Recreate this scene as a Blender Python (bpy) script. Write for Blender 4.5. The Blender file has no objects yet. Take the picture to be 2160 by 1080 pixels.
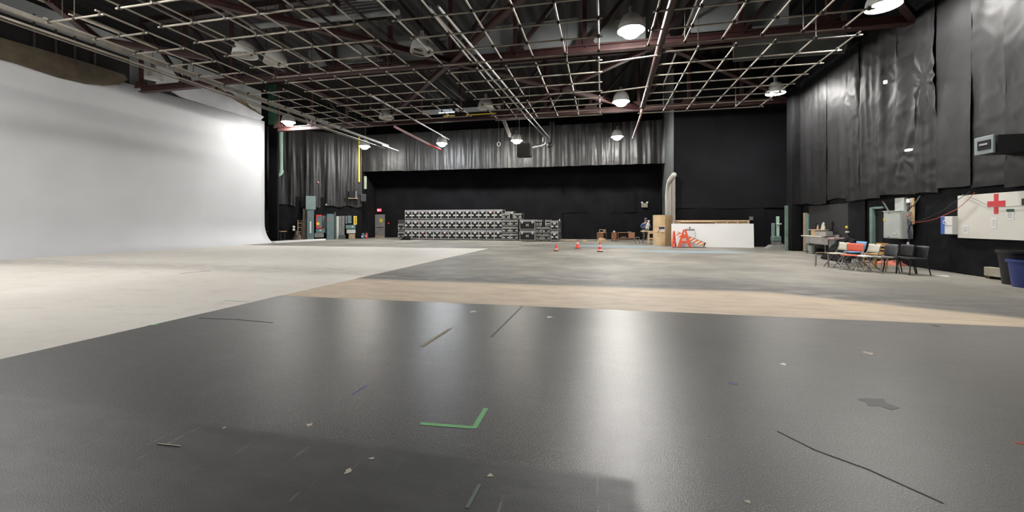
import bpy, bmesh, math, random
from mathutils import Vector, Matrix, noise

random.seed(11)
SC = bpy.context.scene
COL = SC.collection
PI = math.pi

# ------------------------------------------------------------------ camera
FPX, CX, HY, HC = 860.0, 1080.0, 470.0, 1.45          # image is 2160 x 1080
TH = math.atan((1270 - CX) / FPX)
CT, ST = math.cos(TH), math.sin(TH)
cam_d = bpy.data.cameras.new('camera')
cam = bpy.data.objects.new('camera', cam_d)
COL.objects.link(cam)
cam.location = (0, 0, HC)
cam.rotation_euler = (PI / 2, 0, TH)
cam_d.sensor_width = 36
cam_d.lens = FPX / 2160 * 36
cam_d.shift_y = -(540 - HY) / 2160
cam_d.clip_start = 0.05
cam_d.clip_end = 200
SC.camera = cam
# ------------------------------------------------------------------ world, exposure
SC.view_settings.view_transform = 'Standard'
SC.view_settings.look = 'None'
SC.view_settings.gamma = 1
SC.view_settings.use_curve_mapping = False
SC.view_settings.exposure = 0.0
W = bpy.data.worlds.new('world')
SC.world = W
W.use_nodes = True
W.node_tree.nodes['Background'].inputs[0].default_value = (0.9, 0.95, 1.0, 1)
W.node_tree.nodes['Background'].inputs[1].default_value = 0.06
LAMP_RADIANCE = 450.0
LAMP_Z = 7.9
# the hall's high-bay lamps that are lit (their light sits inside each fixture, see high_bay())
LIT = [  # x, y, power factor, colour, label
    (8.2, 14.28, 1.0, (1, .97, .93), 'lit high-bay lamp nearest the right wall drapes, above the red cross board'),
    (8.45, 22.7, 1.0, (1, .97, .93), 'lit high-bay lamp at the far right corner of the pipe grids'),
    (0.95, 14.24, 1.0, (1, .98, .95), 'largest lit high-bay lamp between the centre and right pipe grids'),
    (0.99, 22.5, 1.0, (1, .96, .9), 'lit high-bay lamp between the pipe grids, middle one of three in line'),
    (1.11, 31.6, 1.0, (1, .97, .92), 'lit high-bay lamp in front of the valance, right end of the far row'),
    (-6.55, 31.4, 1.0, (1, .96, .88), 'lit high-bay lamp in front of the valance, beside the hanging heater'),
    (-12.75, 31.2, 1.15, (.93, .97, 1), 'bluish lit high-bay lamp at the end of the red pipe'),
    (-19.6, 30.95, 1.0, (1, .97, .9), 'lit high-bay lamp beside the yellow pipe'),
    (-21.1, 24.1, .6, (1, .97, .93), 'lit high-bay lamp beside the end of the white curved wall'),
    (8.2, 5.9, .6, (1, .97, .93), 'lit high-bay lamp above the near right of the floor'),
    (-12.75, 5.9, .9, (1, .97, .93), 'lit high-bay lamp above the near part of the white floor'),
    (-19.6, 5.9, .9, (1, .97, .93), 'lit high-bay lamp above the near end of the white curved wall'),
]

# ------------------------------------------------------------------ where things stand
def ray(px, py):
    a = (px - CX) / FPX
    b = (HY - py) / FPX
    return (-ST + a * CT, CT + a * ST, b)
def fl(px, py, z=0.0):
    d = ray(px, py)
    t = (z - HC) / d[2]
    return Vector((d[0] * t, d[1] * t, z))
def atY(px, py, Y):
    d = ray(px, py); t = Y / d[1]
    return Vector((d[0] * t, Y, HC + d[2] * t))
def atX(px, py, X):
    d = ray(px, py); t = X / d[0]
    return Vector((X, d[1] * t, HC + d[2] * t))
def depth(x, y):
    return -ST * x + CT * y
def zof(py, x, y):
    return HC + (HY - py) / FPX * depth(x, y)
def on_line(px, P, Q, off=0.0):
    """point seen at column px on the plan line P-Q moved off metres towards the camera"""
    u = Vector((Q[0] - P[0], Q[1] - P[1])).normalized()
    n = Vector((u.y, -u.x))
    if n.dot(Vector((-P[0], -P[1]))) < 0: n = -n
    p = Vector((P[0], P[1])) + n * off
    d = ray(px, HY)
    # p + k u = t d
    det = u.x * (-d[1]) + d[0] * u.y
    k = (-(p.x) * (-d[1]) - d[0] * (p.y)) / det
    r = p + u * k
    return r, u, n

# ------------------------------------------------------------------ materials
MATS = {}
def mat(name, col, rough=.6, metal=0.0, var=0.0, vscale=3.0, bump=0.0, bscale=40.0, spec=.5, emit=None, estr=0.0, stretch=None):
    if name in MATS: return MATS[name]
    m = bpy.data.materials.new(name); m.use_nodes = True
    nt = m.node_tree; b = nt.nodes['Principled BSDF']
    b.inputs['Base Color'].default_value = (*col, 1)
    b.inputs['Roughness'].default_value = rough
    b.inputs['Metallic'].default_value = metal
    b.inputs['Specular IOR Level'].default_value = spec
    tc = nt.nodes.new('ShaderNodeTexCoord')
    vec = tc.outputs['Object']
    if stretch:
        mp = nt.nodes.new('ShaderNodeMapping'); mp.inputs['Scale'].default_value = stretch
        nt.links.new(vec, mp.inputs[0]); vec = mp.outputs[0]
    if var > 0:
        n = nt.nodes.new('ShaderNodeTexNoise'); n.inputs['Scale'].default_value = vscale; n.inputs['Detail'].default_value = 6
        nt.links.new(vec, n.inputs['Vector'])
        r = nt.nodes.new('ShaderNodeValToRGB')
        r.color_ramp.elements[0].position = .3; r.color_ramp.elements[1].position = .7
        r.color_ramp.elements[0].color = (*[max(0, c * (1 - var)) for c in col], 1)
        r.color_ramp.elements[1].color = (*[min(1, c * (1 + var)) for c in col], 1)
        nt.links.new(n.outputs['Fac'], r.inputs[0]); nt.links.new(r.outputs[0], b.inputs['Base Color'])
    if bump > 0:
        n2 = nt.nodes.new('ShaderNodeTexNoise'); n2.inputs['Scale'].default_value = bscale; n2.inputs['Detail'].default_value = 4
        nt.links.new(vec, n2.inputs['Vector'])
        bp = nt.nodes.new('ShaderNodeBump'); bp.inputs['Strength'].default_value = bump; bp.inputs['Distance'].default_value = .02
        nt.links.new(n2.outputs['Fac'], bp.inputs['Height']); nt.links.new(bp.outputs[0], b.inputs['Normal'])
    if emit:
        b.inputs['Emission Color'].default_value = (*emit, 1); b.inputs['Emission Strength'].default_value = estr
    MATS[name] = m
    return m
M_black = mat('black_cloth', (.0062, .0062, .0075), .85, var=.4, vscale=.8, bump=.25, bscale=3, spec=.15)
M_drape = mat('black_plastic_drape', (.021, .0205, .021), .48, var=.2, vscale=1.2, bump=.2, bscale=5, spec=.4)
M_drapeR = mat('black_sheet_drape', (.0125, .0123, .0130), .50, var=.2, vscale=1.2, bump=.2, bscale=4, spec=.27)
M_steel = mat('red_oxide_steel', (.038, .012, .0105), .6, var=.35, vscale=2)
M_steel2 = mat('dark_oxide_steel', (.026, .012, .011), .65, var=.35, vscale=2)
M_pipe = mat('grid_pipe_steel', (.33, .30, .255), .45, metal=.35, var=.2, vscale=2)
M_clamp = mat('dark_clamp', (.06, .055, .05), .5, metal=.5)
M_chrome = mat('bright_pipe', (.7, .7, .7), .3, metal=.8)
M_rail = mat('rail_grey', (.15, .14, .12), .5, metal=.2, var=.3, vscale=2)
M_roof = mat('roof_deck', (.006, .005, .0055), .8, var=.5, vscale=.6)
M_white_old = mat('old_white_paint', (.22, .235, .235), .7, var=.25, vscale=.7)
M_cyc = mat('cyc_white_paint', (.585, .595, .615), .55, var=.04, vscale=.5, bump=.05, bscale=2)
M_ply_old = mat('aged_plywood', (.085, .067, .044), .7, var=.6, vscale=1.2)
M_ply = mat('plywood', (.62, .45, .26), .6, var=.16, vscale=2.2, bump=.1, bscale=6)
M_wood = mat('pale_lumber', (.66, .47, .29), .6, var=.15, vscale=4)
M_brown = mat('brown_furniture', (.24, .105, .045), .45, var=.2, vscale=5)
M_brown2 = mat('reddish_furniture', (.33, .15, .085), .5, var=.15, vscale=5)
M_darkwood = mat('dark_wood', (.07, .038, .028), .5, var=.3, vscale=5)
M_white = mat('white_paint', (.78, .78, .77), .5, var=.03, vscale=1)
M_alu = mat('aluminium', (.60, .60, .58), .38, metal=.45)
M_case = mat('case_black', (.012, .012, .014), .5)
M_lav = mat('lid_band_pale', (.42, .40, .47), .5)
M_latch = mat('latch_plate', (.72, .72, .70), .4, metal=.2)
M_orange = mat('cone_orange', (.80, .055, .03), .5)
M_orange2 = mat('barricade_orange', (.78, .11, .05), .5, var=.12, vscale=4)
M_stripe_o = mat('stripe_orange', (.80, .20, .04), .5)
M_refl = mat('reflective_white', (.8, .8, .78), .4)
M_rubber = mat('black_rubber', (.015, .015, .016), .6)
M_teal = mat('switchgear_green', (.105, .165, .17), .5, var=.15, vscale=3)
M_teal2 = mat('switchgear_green_light', (.19, .26, .26), .5, var=.1, vscale=3)
M_grey = mat('grey_enamel', (.30, .31, .30), .5, var=.12, vscale=3)
M_lgrey = mat('light_grey_enamel', (.46, .49, .46), .5, var=.08, vscale=3)
M_mgrey = mat('mid_grey', (.17, .17, .17), .55, var=.2, vscale=4)
M_red = mat('red_paint', (.62, .04, .04), .45)
M_yellow = mat('yellow_paint', (.75, .56, .04), .45, var=.15, vscale=6)
M_blue = mat('blue_plastic', (.05, .13, .50), .45)
M_lblue = mat('light_blue_plastic', (.10, .36, .62), .45)
M_green = mat('green_column', (.030, .10, .055), .55, var=.3, vscale=2)
M_greenpipe = mat('pale_green_pipe', (.42, .62, .50), .45)
M_jamb = mat('green_jamb', (.15, .23, .20), .55, var=.2, vscale=3)
M_cream = mat('cream_plastic', (.62, .60, .50), .5)
M_coral = mat('coral_plastic', (.72, .15, .09), .45)
M_graypl = mat('dark_grey_plastic', (.07, .075, .085), .45)
M_blackpl = mat('black_plastic', (.016, .016, .018), .5)
M_leg = mat('leg_steel', (.34, .32, .29), .4, metal=.6)
M_stain = mat('stainless', (.40, .39, .37), .4, metal=.5, var=.25, vscale=3)
M_paper = mat('paper', (.80, .80, .78), .8)
M_dark = mat('dark_opening', (.004, .004, .005), .9)
M_tapeg = mat('green_tape', (.20, .52, .22), .6)
M_tapeb = mat('blue_tape', (.06, .07, .25), .6)
M_cord_o = mat('orange_cord', (.60, .10, .06), .5)
M_cord_k = mat('dark_cord', (.03, .03, .03), .5)
M_skin = mat('skin', (.52, .30, .22), .5)
M_shirt = mat('blue_sweater', (.07, .105, .20), .8, var=.15, vscale=8)
M_jeans = mat('grey_trousers', (.14, .16, .17), .8)
M_cap = mat('navy_cap', (.015, .022, .06), .7)
M_fur = mat('white_fur', (.62, .62, .60), .9, bump=.5, bscale=60)
M_stone = mat('burlap_tan', (.34, .25, .16), .9, var=.25, vscale=6, bump=.5, bscale=10)
M_glow = mat('lamp_glow', (1, 1, 1), .5, emit=(1, .98, .95), estr=28)
M_shade = mat('lamp_shade_white', (.62, .62, .60), .5)
M_exit = mat('exit_red', (.8, .03, .06), .4, emit=(1, .05, .09), estr=1.6)
M_exitw = mat('exit_letters', (1, .8, .8), .4, emit=(1, .55, .6), estr=1.6)
M_tube = mat('tube_glow', (1, 1, 1), .4, emit=(.8, .92, 1), estr=6)
M_led = mat('small_light', (1, 1, 1), .4, emit=(1, 1, .98), estr=1.0)

# ------------------------------------------------------------------ mesh helper
class MB:
    def __init__(s): s.bm = bmesh.new()
    def _add(s, vs, fs):
        v = [s.bm.verts.new(p) for p in vs]
        for f in fs:
            try: s.bm.faces.new([v[i] for i in f])
            except ValueError: pass
        return s
    def box(s, c, d, rz=0.0, rot=None, bev=0.0):
        x, y, z = d[0] / 2, d[1] / 2, d[2] / 2
        P = [(-x, -y, -z), (x, -y, -z), (x, y, -z), (-x, y, -z), (-x, -y, z), (x, -y, z), (x, y, z), (-x, y, z)]
        R = rot if rot is not None else Matrix.Rotation(rz, 3, 'Z')
        c = Vector(c)
        F = [(3, 2, 1, 0), (4, 5, 6, 7), (0, 1, 5, 4), (1, 2, 6, 5), (2, 3, 7, 6), (3, 0, 4, 7)]
        if bev <= 0: return s._add([c + R @ Vector(p) for p in P], F)
        t = bmesh.new(); v = [t.verts.new(p) for p in P]
        for f in F: t.faces.new([v[i] for i in f])
        bmesh.ops.bevel(t, geom=t.edges[:], offset=bev, segments=2, affect='EDGES', profile=.5)
        t.verts.index_update()
        return s._add([c + R @ q.co for q in t.verts], [[q.index for q in f.verts] for f in t.faces])
    def bar(s, p, q, w, h, up=(0, 0, 1)):
        p, q = Vector(p), Vector(q); d = (q - p); L = d.length; d = d / L
        u = Vector(up)
        if abs(d.dot(u)) > .98: u = Vector((0, 1, 0))
        x = d.cross(u).normalized(); z = x.cross(d)
        R = Matrix((x, d, z)).transposed()
        return s.box((p + q) / 2, (w, L, h), rot=R)
    def ibeam(s, p, q, w, h, t):
        p, q = Vector(p), Vector(q)
        o = Vector((0, 0, h / 2 - t / 2))
        s.bar(p + o, q + o, w, t); s.bar(p - o, q - o, w, t); return s.bar(p, q, t, h - 2 * t)
    def tube(s, p, q, r, n=8, r2=None):
        p, q = Vector(p), Vector(q); d = (q - p).normalized()
        a = d.orthogonal().normalized(); b = d.cross(a); r2 = r if r2 is None else r2
        vs = [p + (a * math.cos(2 * PI * i / n) + b * math.sin(2 * PI * i / n)) * r for i in range(n)]
        vs += [q + (a * math.cos(2 * PI * i / n) + b * math.sin(2 * PI * i / n)) * r2 for i in range(n)]
        fs = [(i, (i + 1) % n, n + (i + 1) % n, n + i) for i in range(n)] + [tuple(range(n - 1, -1, -1)), tuple(range(n, 2 * n))]
        return s._add(vs, fs)
    def path(s, pts, r, n=6):
        pts = [Vector(p) for p in pts]; rings = []
        a = None
        for i, p in enumerate(pts):
            d = (pts[min(i + 1, len(pts) - 1)] - pts[max(i - 1, 0)]).normalized()
            a = d.orthogonal().normalized() if a is None else (a - d * a.dot(d)).normalized()
            b = d.cross(a)
            rings.append([p + (a * math.cos(2 * PI * k / n) + b * math.sin(2 * PI * k / n)) * r for k in range(n)])
        vs = [v for R in rings for v in R]; fs = []
        for i in range(len(pts) - 1):
            for k in range(n):
                fs.append((i * n + k, i * n + (k + 1) % n, (i + 1) * n + (k + 1) % n, (i + 1) * n + k))
        fs += [tuple(range(n - 1, -1, -1)), tuple(range((len(pts) - 1) * n, len(pts) * n))]
        return s._add(vs, fs)
    def lathe(s, prof, c=(0, 0, 0), n=16, axis='Z', caps=True):
        c = Vector(c); vs = []
        for r, z in prof:
            for k in range(n):
                t = 2 * PI * k / n
                v = (r * math.cos(t), r * math.sin(t), z)
                if axis == 'X': v = (z, v[0], v[1])
                if axis == 'Y': v = (v[0], z, v[1])
                vs.append(c + Vector(v))
        fs = []
        for i in range(len(prof) - 1):
            for k in range(n): fs.append((i * n + k, i * n + (k + 1) % n, (i + 1) * n + (k + 1) % n, (i + 1) * n + k))
        if caps: fs += [tuple(range(n - 1, -1, -1)), tuple(range((len(prof) - 1) * n, len(prof) * n))]
        return s._add(vs, fs)
    def ball(s, c, r, sc=(1, 1, 1), u=12, v=8):
        t = bmesh.new(); bmesh.ops.create_uvsphere(t, u_segments=u, v_segments=v, radius=r); t.verts.index_update()
        c = Vector(c)
        return s._add([c + Vector((q.co.x * sc[0], q.co.y * sc[1], q.co.z * sc[2])) for q in t.verts], [[q.index for q in f.verts] for f in t.faces])
    def prism(s, poly, ext):
        """poly: 3-D points; ext: vector"""
        n = len(poly); e = Vector(ext); P = [Vector(p) for p in poly]
        return s._add(P + [p + e for p in P], [tuple(range(n - 1, -1, -1)), tuple(range(n, 2 * n))] + [(i, (i + 1) % n, n + (i + 1) % n, n + i) for i in range(n)])
    def sheet(s, nu, nv, f):
        vs = [f(i / nu, j / nv) for j in range(nv + 1) for i in range(nu + 1)]
        fs = [(j * (nu + 1) + i, j * (nu + 1) + i + 1, (j + 1) * (nu + 1) + i + 1, (j + 1) * (nu + 1) + i) for j in range(nv) for i in range(nu)]
        return s._add(vs, fs)
    def build(s, name, m, parent=None, smooth=False, loc=None, rz=0.0):
        bmesh.ops.recalc_face_normals(s.bm, faces=s.bm.faces)
        me = bpy.data.meshes.new(name); s.bm.to_mesh(me); s.bm.free()
        if smooth:
            me.polygons.foreach_set('use_smooth', [True] * len(me.polygons))
        me.materials.append(m)
        o = bpy.data.objects.new(name, me); COL.objects.link(o)
        if parent: o.parent = parent
        if loc is not None: o.location = loc
        o.rotation_euler.z = rz
        return o
def autosmooth(o, ang=40):
    me = o.data
    me.polygons.foreach_set('use_smooth', [True] * len(me.polygons))
    try: me.set_sharp_from_angle(angle=math.radians(ang))
    except Exception: pass
    return o
def tag(o, label=None, cat=None, group=None, kind=None):
    if label: o['label'] = label
    if cat: o['category'] = cat
    if group: o['group'] = group
    if kind: o['kind'] = kind
    return o
def empty(name, loc, rz=0.0, label=None, cat=None, group=None):
    o = bpy.data.objects.new(name, None); COL.objects.link(o)
    o.location = loc; o.rotation_euler = (0, 0, rz); o.empty_display_size = .1
    return tag(o, label, cat, group)
def kids(o): return [c for c in COL.objects if c.parent is o]
def copy_tree(o, parent=None, ch=None):
    c = o.copy(); COL.objects.link(c)
    if parent: c.parent = parent
    for k in (o.children if ch is None else ch): copy_tree(k, c)
    return c
def struct(o): o['kind'] = 'structure'; return o
ORD = ['first', 'second', 'third', 'fourth', 'fifth', 'sixth', 'seventh', 'eighth', 'ninth', 'tenth', 'eleventh', 'twelfth', 'thirteenth']

# wall-mounted box seen between two columns and two rows of the photograph, on the plan line P-Q
def wallbox(x0, x1, y0, y1, dep, P, Q, base=0.0, gap=0.004):
    a, u, n = on_line(x0, P, Q, base + dep); b, _, _ = on_line(x1, P, Q, base + dep)
    c = (a + b) / 2
    z1, z0 = zof(y0, c.x, c.y), zof(y1, c.x, c.y)
    ctr = c - n * (dep / 2)
    # local frame: x along wall (left to right as seen), y into wall
    d = (b - a); ang = math.atan2(d.y, d.x)
    return dict(loc=Vector((ctr.x, ctr.y, z0)), w=d.length, h=z1 - z0, d=dep - gap, rz=ang)
def wb_mesh(name, B, m, bev=.01, parent=None):
    o = MB().box((0, 0, B['h'] / 2), (B['w'], B['d'], B['h']), bev=bev).build(name, m, parent)
    if parent is None: o.location = B['loc']; o.rotation_euler.z = B['rz']
    return o

# ================================================================== SETTING
XR = 10.03                        # right wall
YB = 36.8                         # back wall of the recess
LA, LB = Vector((-27.4, 28.3)), Vector((-21.75, 33.85))     # oblique far left wall
# ---- floor
fm = bpy.data.materials.new('studio_floor'); fm.use_nodes = True
nt = fm.node_tree; N = nt.nodes; L = nt.links; bs = N['Principled BSDF']
tc = N.new('ShaderNodeTexCoord'); sep = N.new('ShaderNodeSeparateXYZ'); L.new(tc.outputs['Object'], sep.inputs[0])
def math_(op, a, b=None, c=None):
    n = N.new('ShaderNodeMath'); n.operation = op
    for i, v in enumerate((a, b, c)):
        if v is None: continue
        if isinstance(v, (int, float)): n.inputs[i].default_value = v
        else: L.new(v, n.inputs[i])
    return n.outputs[0]
def noise_(scale, detail=5, rough=.55, sx=1, sy=1):
    mp = N.new('ShaderNodeMapping'); mp.inputs['Scale'].default_value = (sx, sy, 1); L.new(tc.outputs['Object'], mp.inputs[0])
    n = N.new('ShaderNodeTexNoise'); n.inputs['Scale'].default_value = scale; n.inputs['Detail'].default_value = detail
    n.inputs['Roughness'].default_value = rough; L.new(mp.outputs[0], n.inputs['Vector']); return n.outputs['Fac']
def ss(v, lo, hi):
    n = N.new('ShaderNodeMapRange'); n.interpolation_type = 'SMOOTHSTEP'
    L.new(v, n.inputs['Value']); n.inputs['From Min'].default_value = lo; n.inputs['From Max'].default_value = hi; return n.outputs[0]
def mix_(f, a, b):
    n = N.new('ShaderNodeMix'); n.data_type = 'RGBA'
    if isinstance(f, (int, float)): n.inputs[0].default_value = f
    else: L.new(f, n.inputs[0])
    for i, v in ((6, a), (7, b)):
        if isinstance(v, tuple): n.inputs[i].default_value = (*v, 1)
        else: L.new(v, n.inputs[i])
    return n.outputs[2]
def inv(v): return math_('SUBTRACT', 1.0, v)
X, Y = sep.outputs[0], sep.outputs[1]
n_big = noise_(.35, 6, .6); n_mid = noise_(1.3, 6, .65, 1, 2.2); n_fine = noise_(9, 5, .7); n_grain = noise_(55, 3, .6)
wob = math_('MULTIPLY', math_('SUBTRACT', n_mid, .5), .12)
# grey floor
grey = mix_(ss(n_big, .35, .68), (.155, .145, .125), (.30, .28, .238))
grey = mix_(math_('MULTIPLY', ss(n_mid, .45, .75), .45), grey, (.135, .13, .125))
grey = mix_(math_('MULTIPLY', ss(n_mid, .30, .18), .6), grey, (.47, .45, .40))
# pale blue paint patches
def ell(cx, cy, rx, ry):
    a = math_('POWER', math_('DIVIDE', math_('SUBTRACT', X, cx), rx), 2.0)
    b = math_('POWER', math_('DIVIDE', math_('SUBTRACT', Y, cy), ry), 2.0)
    return ss(math_('ADD', math_('ADD', a, b), math_('MULTIPLY', math_('SUBTRACT', n_mid, .5), 1.2)), 1.15, .6)
blue = math_('MAXIMUM', ell(.9, 26.0, 2.6, 1.5), ell(4.2, 21.9, 2.9, 1.0))
grey = mix_(math_('MULTIPLY', blue, .65), grey, (.25, .36, .42))
# tan strip
sl = math_('MULTIPLY', X, -.012)
tn = math_('ADD', math_('ADD', Y, wob), sl)
tfar = math_('SUBTRACT', 9.45, math_('MULTIPLY', math_('MAXIMUM', math_('SUBTRACT', X, 3.4), 0.0), .62))
tan_m = math_('MULTIPLY', ss(tn, 6.98, 7.03), inv(ss(math_('SUBTRACT', Y, math_('ADD', tfar, math_('MULTIPLY', wob, 2.5))), -.30, .25)))
tanc = mix_(ss(n_mid, .35, .7), (.575, .465, .335), (.455, .365, .265))
tanc = mix_(math_('MULTIPLY', ss(n_fine, .6, .8), .35), tanc, (.30, .25, .20))
# dark soft-edged band behind the tan strip
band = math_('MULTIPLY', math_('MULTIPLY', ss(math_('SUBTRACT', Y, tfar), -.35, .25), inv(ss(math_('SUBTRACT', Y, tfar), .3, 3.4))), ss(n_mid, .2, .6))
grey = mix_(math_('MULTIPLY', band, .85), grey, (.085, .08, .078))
# near dark boards
dark_m = inv(ss(tn, 6.98, 7.03))
dk = mix_(ss(math_('ADD', X, math_('MULTIPLY', math_('SUBTRACT', n_big, .5), 5.0)), -1.5, 5.0), (.062, .061, .060), (.20, .19, .175))
dk = mix_(math_('MULTIPLY', ss(n_mid, .5, .8), .5), dk, (.115, .112, .108))
n_scuff = noise_(6, 6, .75, .45, 2.0)
n_spk = noise_(120, 2, .5)
dk = mix_(math_('MULTIPLY', ss(n_scuff, .55, .72), .5), dk, (.15, .145, .135))
dk = mix_(math_('MULTIPLY', ss(n_scuff, .42, .28), .5), dk, (.045, .045, .046))
dk = mix_(math_('MULTIPLY', ss(n_spk, .56, .68), .75), dk, (.30, .29, .275))  # bright grains paint the floor's sparkle into its colour
dk = mix_(math_('MULTIPLY', ss(n_spk, .44, .32), .6), dk, (.025, .025, .026))
line = math_('ADD', Y, math_('MULTIPLY', wob, .35))
near = math_('MULTIPLY', inv(ss(line, 2.34, 2.44)), inv(ss(math_('ADD', X, math_('MULTIPLY', wob, .5)), .13, .23)))
mp_s = N.new('ShaderNodeMapping'); mp_s.inputs['Rotation'].default_value = (0, 0, .75); mp_s.inputs['Scale'].default_value = (9, .5, 1); L.new(tc.outputs['Object'], mp_s.inputs[0])
n_s = N.new('ShaderNodeTexNoise'); n_s.inputs['Scale'].default_value = 2.6; n_s.inputs['Detail'].default_value = 4; L.new(mp_s.outputs[0], n_s.inputs['Vector'])
scr = math_('MULTIPLY', ss(n_s.outputs['Fac'], .64, .67), ss(n_fine, .42, .55))
nd = mix_(ss(n_mid, .35, .7), (.040, .041, .043), (.068, .067, .067))
nd = mix_(math_('MULTIPLY', ss(n_scuff, .56, .75), .6), nd, (.11, .10, .095))
dk = mix_(near, dk, nd)
dk = mix_(math_('MULTIPLY', math_('MULTIPLY', scr, near), .45), dk, (.22, .20, .17))
# white painted floor in front of the curved wall
wm = math_('MULTIPLY', inv(ss(math_('ADD', X, math_('MULTIPLY', wob, .15)), -6.26, -6.235)), inv(ss(math_('ADD', Y, wob), 22.0, 22.25)))
wh = mix_(ss(n_big, .3, .7), (.66, .625, .56), (.73, .70, .645))
wh = mix_(math_('MULTIPLY', ss(n_mid, .5, .72), .45), wh, (.50, .46, .40))
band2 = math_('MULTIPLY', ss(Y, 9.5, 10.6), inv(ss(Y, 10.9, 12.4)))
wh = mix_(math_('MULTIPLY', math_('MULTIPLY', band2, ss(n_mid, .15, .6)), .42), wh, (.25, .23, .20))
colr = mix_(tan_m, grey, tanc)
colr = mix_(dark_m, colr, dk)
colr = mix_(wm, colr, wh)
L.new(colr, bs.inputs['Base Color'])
dk_only = math_('MULTIPLY', dark_m, inv(wm))
rg = math_('ADD', .50, math_('MULTIPLY', n_mid, .2))
rgd = math_('ADD', math_('ADD', .27, math_('MULTIPLY', n_scuff, .16)), math_('MULTIPLY', near, .12))
mr = N.new('ShaderNodeMix'); mr.data_type = 'FLOAT'; L.new(dk_only, mr.inputs[0]); L.new(rg, mr.inputs[2]); L.new(rgd, mr.inputs[3])
L.new(mr.outputs[0], bs.inputs['Roughness'])
bp = N.new('ShaderNodeBump'); bp.inputs['Distance'].default_value = .003
L.new(math_('ADD', .15, math_('MULTIPLY', dk_only, .34)), bp.inputs['Strength'])
L.new(math_('ADD', n_spk, math_('MULTIPLY', n_fine, .18)), bp.inputs['Height']); L.new(bp.outputs[0], bs.inputs['Normal'])
bs.inputs['Specular IOR Level'].default_value = .45
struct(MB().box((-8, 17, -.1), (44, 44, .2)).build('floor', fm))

# ---- ceiling deck
def corr(u, v):
    x = -29 + 42 * u; y = -5 + 44 * v
    return Vector((x, y, 12.0 + .06 * math.sin(x * 9)))
struct(MB().sheet(420, 2, corr).build('ceiling', M_roof))
# ---- walls
def wall(name, p, q, z0, z1, m, th=.25):
    p, q = Vector(p[:2]), Vector(q[:2]); u = (q - p).normalized(); n = Vector((u.y, -u.x))
    if n.dot(-(p + q) / 2) < 0: n = -n
    c = (p + q) / 2 - n * th / 2
    return struct(MB().box((c.x, c.y, (z0 + z1) / 2), ((q - p).length, th, z1 - z0), rz=math.atan2(u.y, u.x)).build(name, m))
wall('wall_back', (-23, YB), (6.2, YB), 0, 12, M_black)
wall('wall_right', (XR, -3), (XR, 24.4), 0, 12, M_black)
wall('wall_left', LA, LB, 0, 12, M_black)
wall('wall_left_return', (LB.x, LB.y), (LB.x - .3, YB), 0, 12, M_black)
wall('wall_left_upper', (-26.6, 27.5), (-26.6, -3), 8.0, 12, mat('pale_upper_wall', (.62, .65, .65), .7, var=.12, vscale=.6))
wall('wall_left_end', (-26.6, 27.5), LA, 0, 12, M_black)
YBK = 27.5
wall('wall_front_right', (atY(1422, 500, YBK).x, YBK), (13, YBK), 0, 12, M_black)
bx0 = atY(1422, 500, YBK).x
wall('wall_side_right', (bx0 + .02, YBK + .05), (atY(1406, 400, 34.2).x, 36.7), 0, 12, mat('grey_black_wall', (.05, .055, .055), .7, var=.3, vscale=1))
wall('wall_nook', (12.2, 24.0), (12.2, YBK), 0, 12, M_black)

# ---- white cyclorama (curved sweep into the floor)
CXW, CFX, CR = -23.9, -22.95, 1.5
def cyc_prof():
    pts = [(CXW, 8.55), (CXW, 8.0), (CXW, 6.0), (CXW, 4.0), (CXW, 2.4), (CXW, 1.5)]
    for k in range(1, 13):
        t = PI / 2 * k / 12
        pts.append((CFX - (CFX - CXW) * math.cos(t), CR - CR * math.sin(t) + .004))
    return pts
cp = cyc_prof()
mb = MB()
ny = 40
yv = [6.0 + (25.0 - 6.0) * i / ny for i in range(ny + 1)]
vs = []
for y in yv:
    for (x, z) in cp:
        if z > 6: z2 = z + (.25 * (y - 11) / 14 if z > 8 else 0)
        else: z2 = z
        vs.append(Vector((x, y, z2)))
n = len(cp)
mb._add(vs, [(i * n + k, i * n + k + 1, (i + 1) * n + k + 1, (i + 1) * n + k) for i in range(ny) for k in range(n - 1)])
cyc = mb.build('cyclorama', M_cyc, smooth=True)
so = cyc.modifiers.new('thick', 'SOLIDIFY'); so.thickness = .06; so.offset = 1
tag(cyc, 'tall white curved studio wall sweeping down into the white floor', 'cyclorama')
# bare plywood lens along its top edge, on studs
arc = [(-12, 122), (30, 133), (60, 143), (120, 163), (180, 177), (220, 181), (250, 178), (268, 168)]
top = [(262, 158), (200, 138), (100, 108), (-12, 76)]
mb = MB(); mb.prism([atX(x, y, CXW + .10) for x, y in arc + top], (.05, 0, 0))
pv = mb.build('plywood_fascia', M_ply_old)
tag(pv, 'bare brown plywood lens along the top left of the white curved wall', 'fascia board')
wb = MB().box((0, 0, 0), (.06, 6.2, 1.42)).build('dark_backing', M_roof)
wb.location = (CXW - .25, 13.4, 9.40)
tag(wb, 'dark backing panel above the brown plywood, behind its studs', 'panel')
for i, px in enumerate((72, 118, 158, 200)):
    a = atX(px, 140 - (200 - px) * .33, CXW - .19)
    st_ = MB().box((0, 0, .65), (.06, .07, 1.5)).build('timber_stud', mat('stud', (.05, .04, .038), .7), loc=a)
    tag(st_, 'thin upright stud above the brown plywood, %s from the left' % ORD[i], 'stud', 'studs above the plywood fascia')
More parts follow.
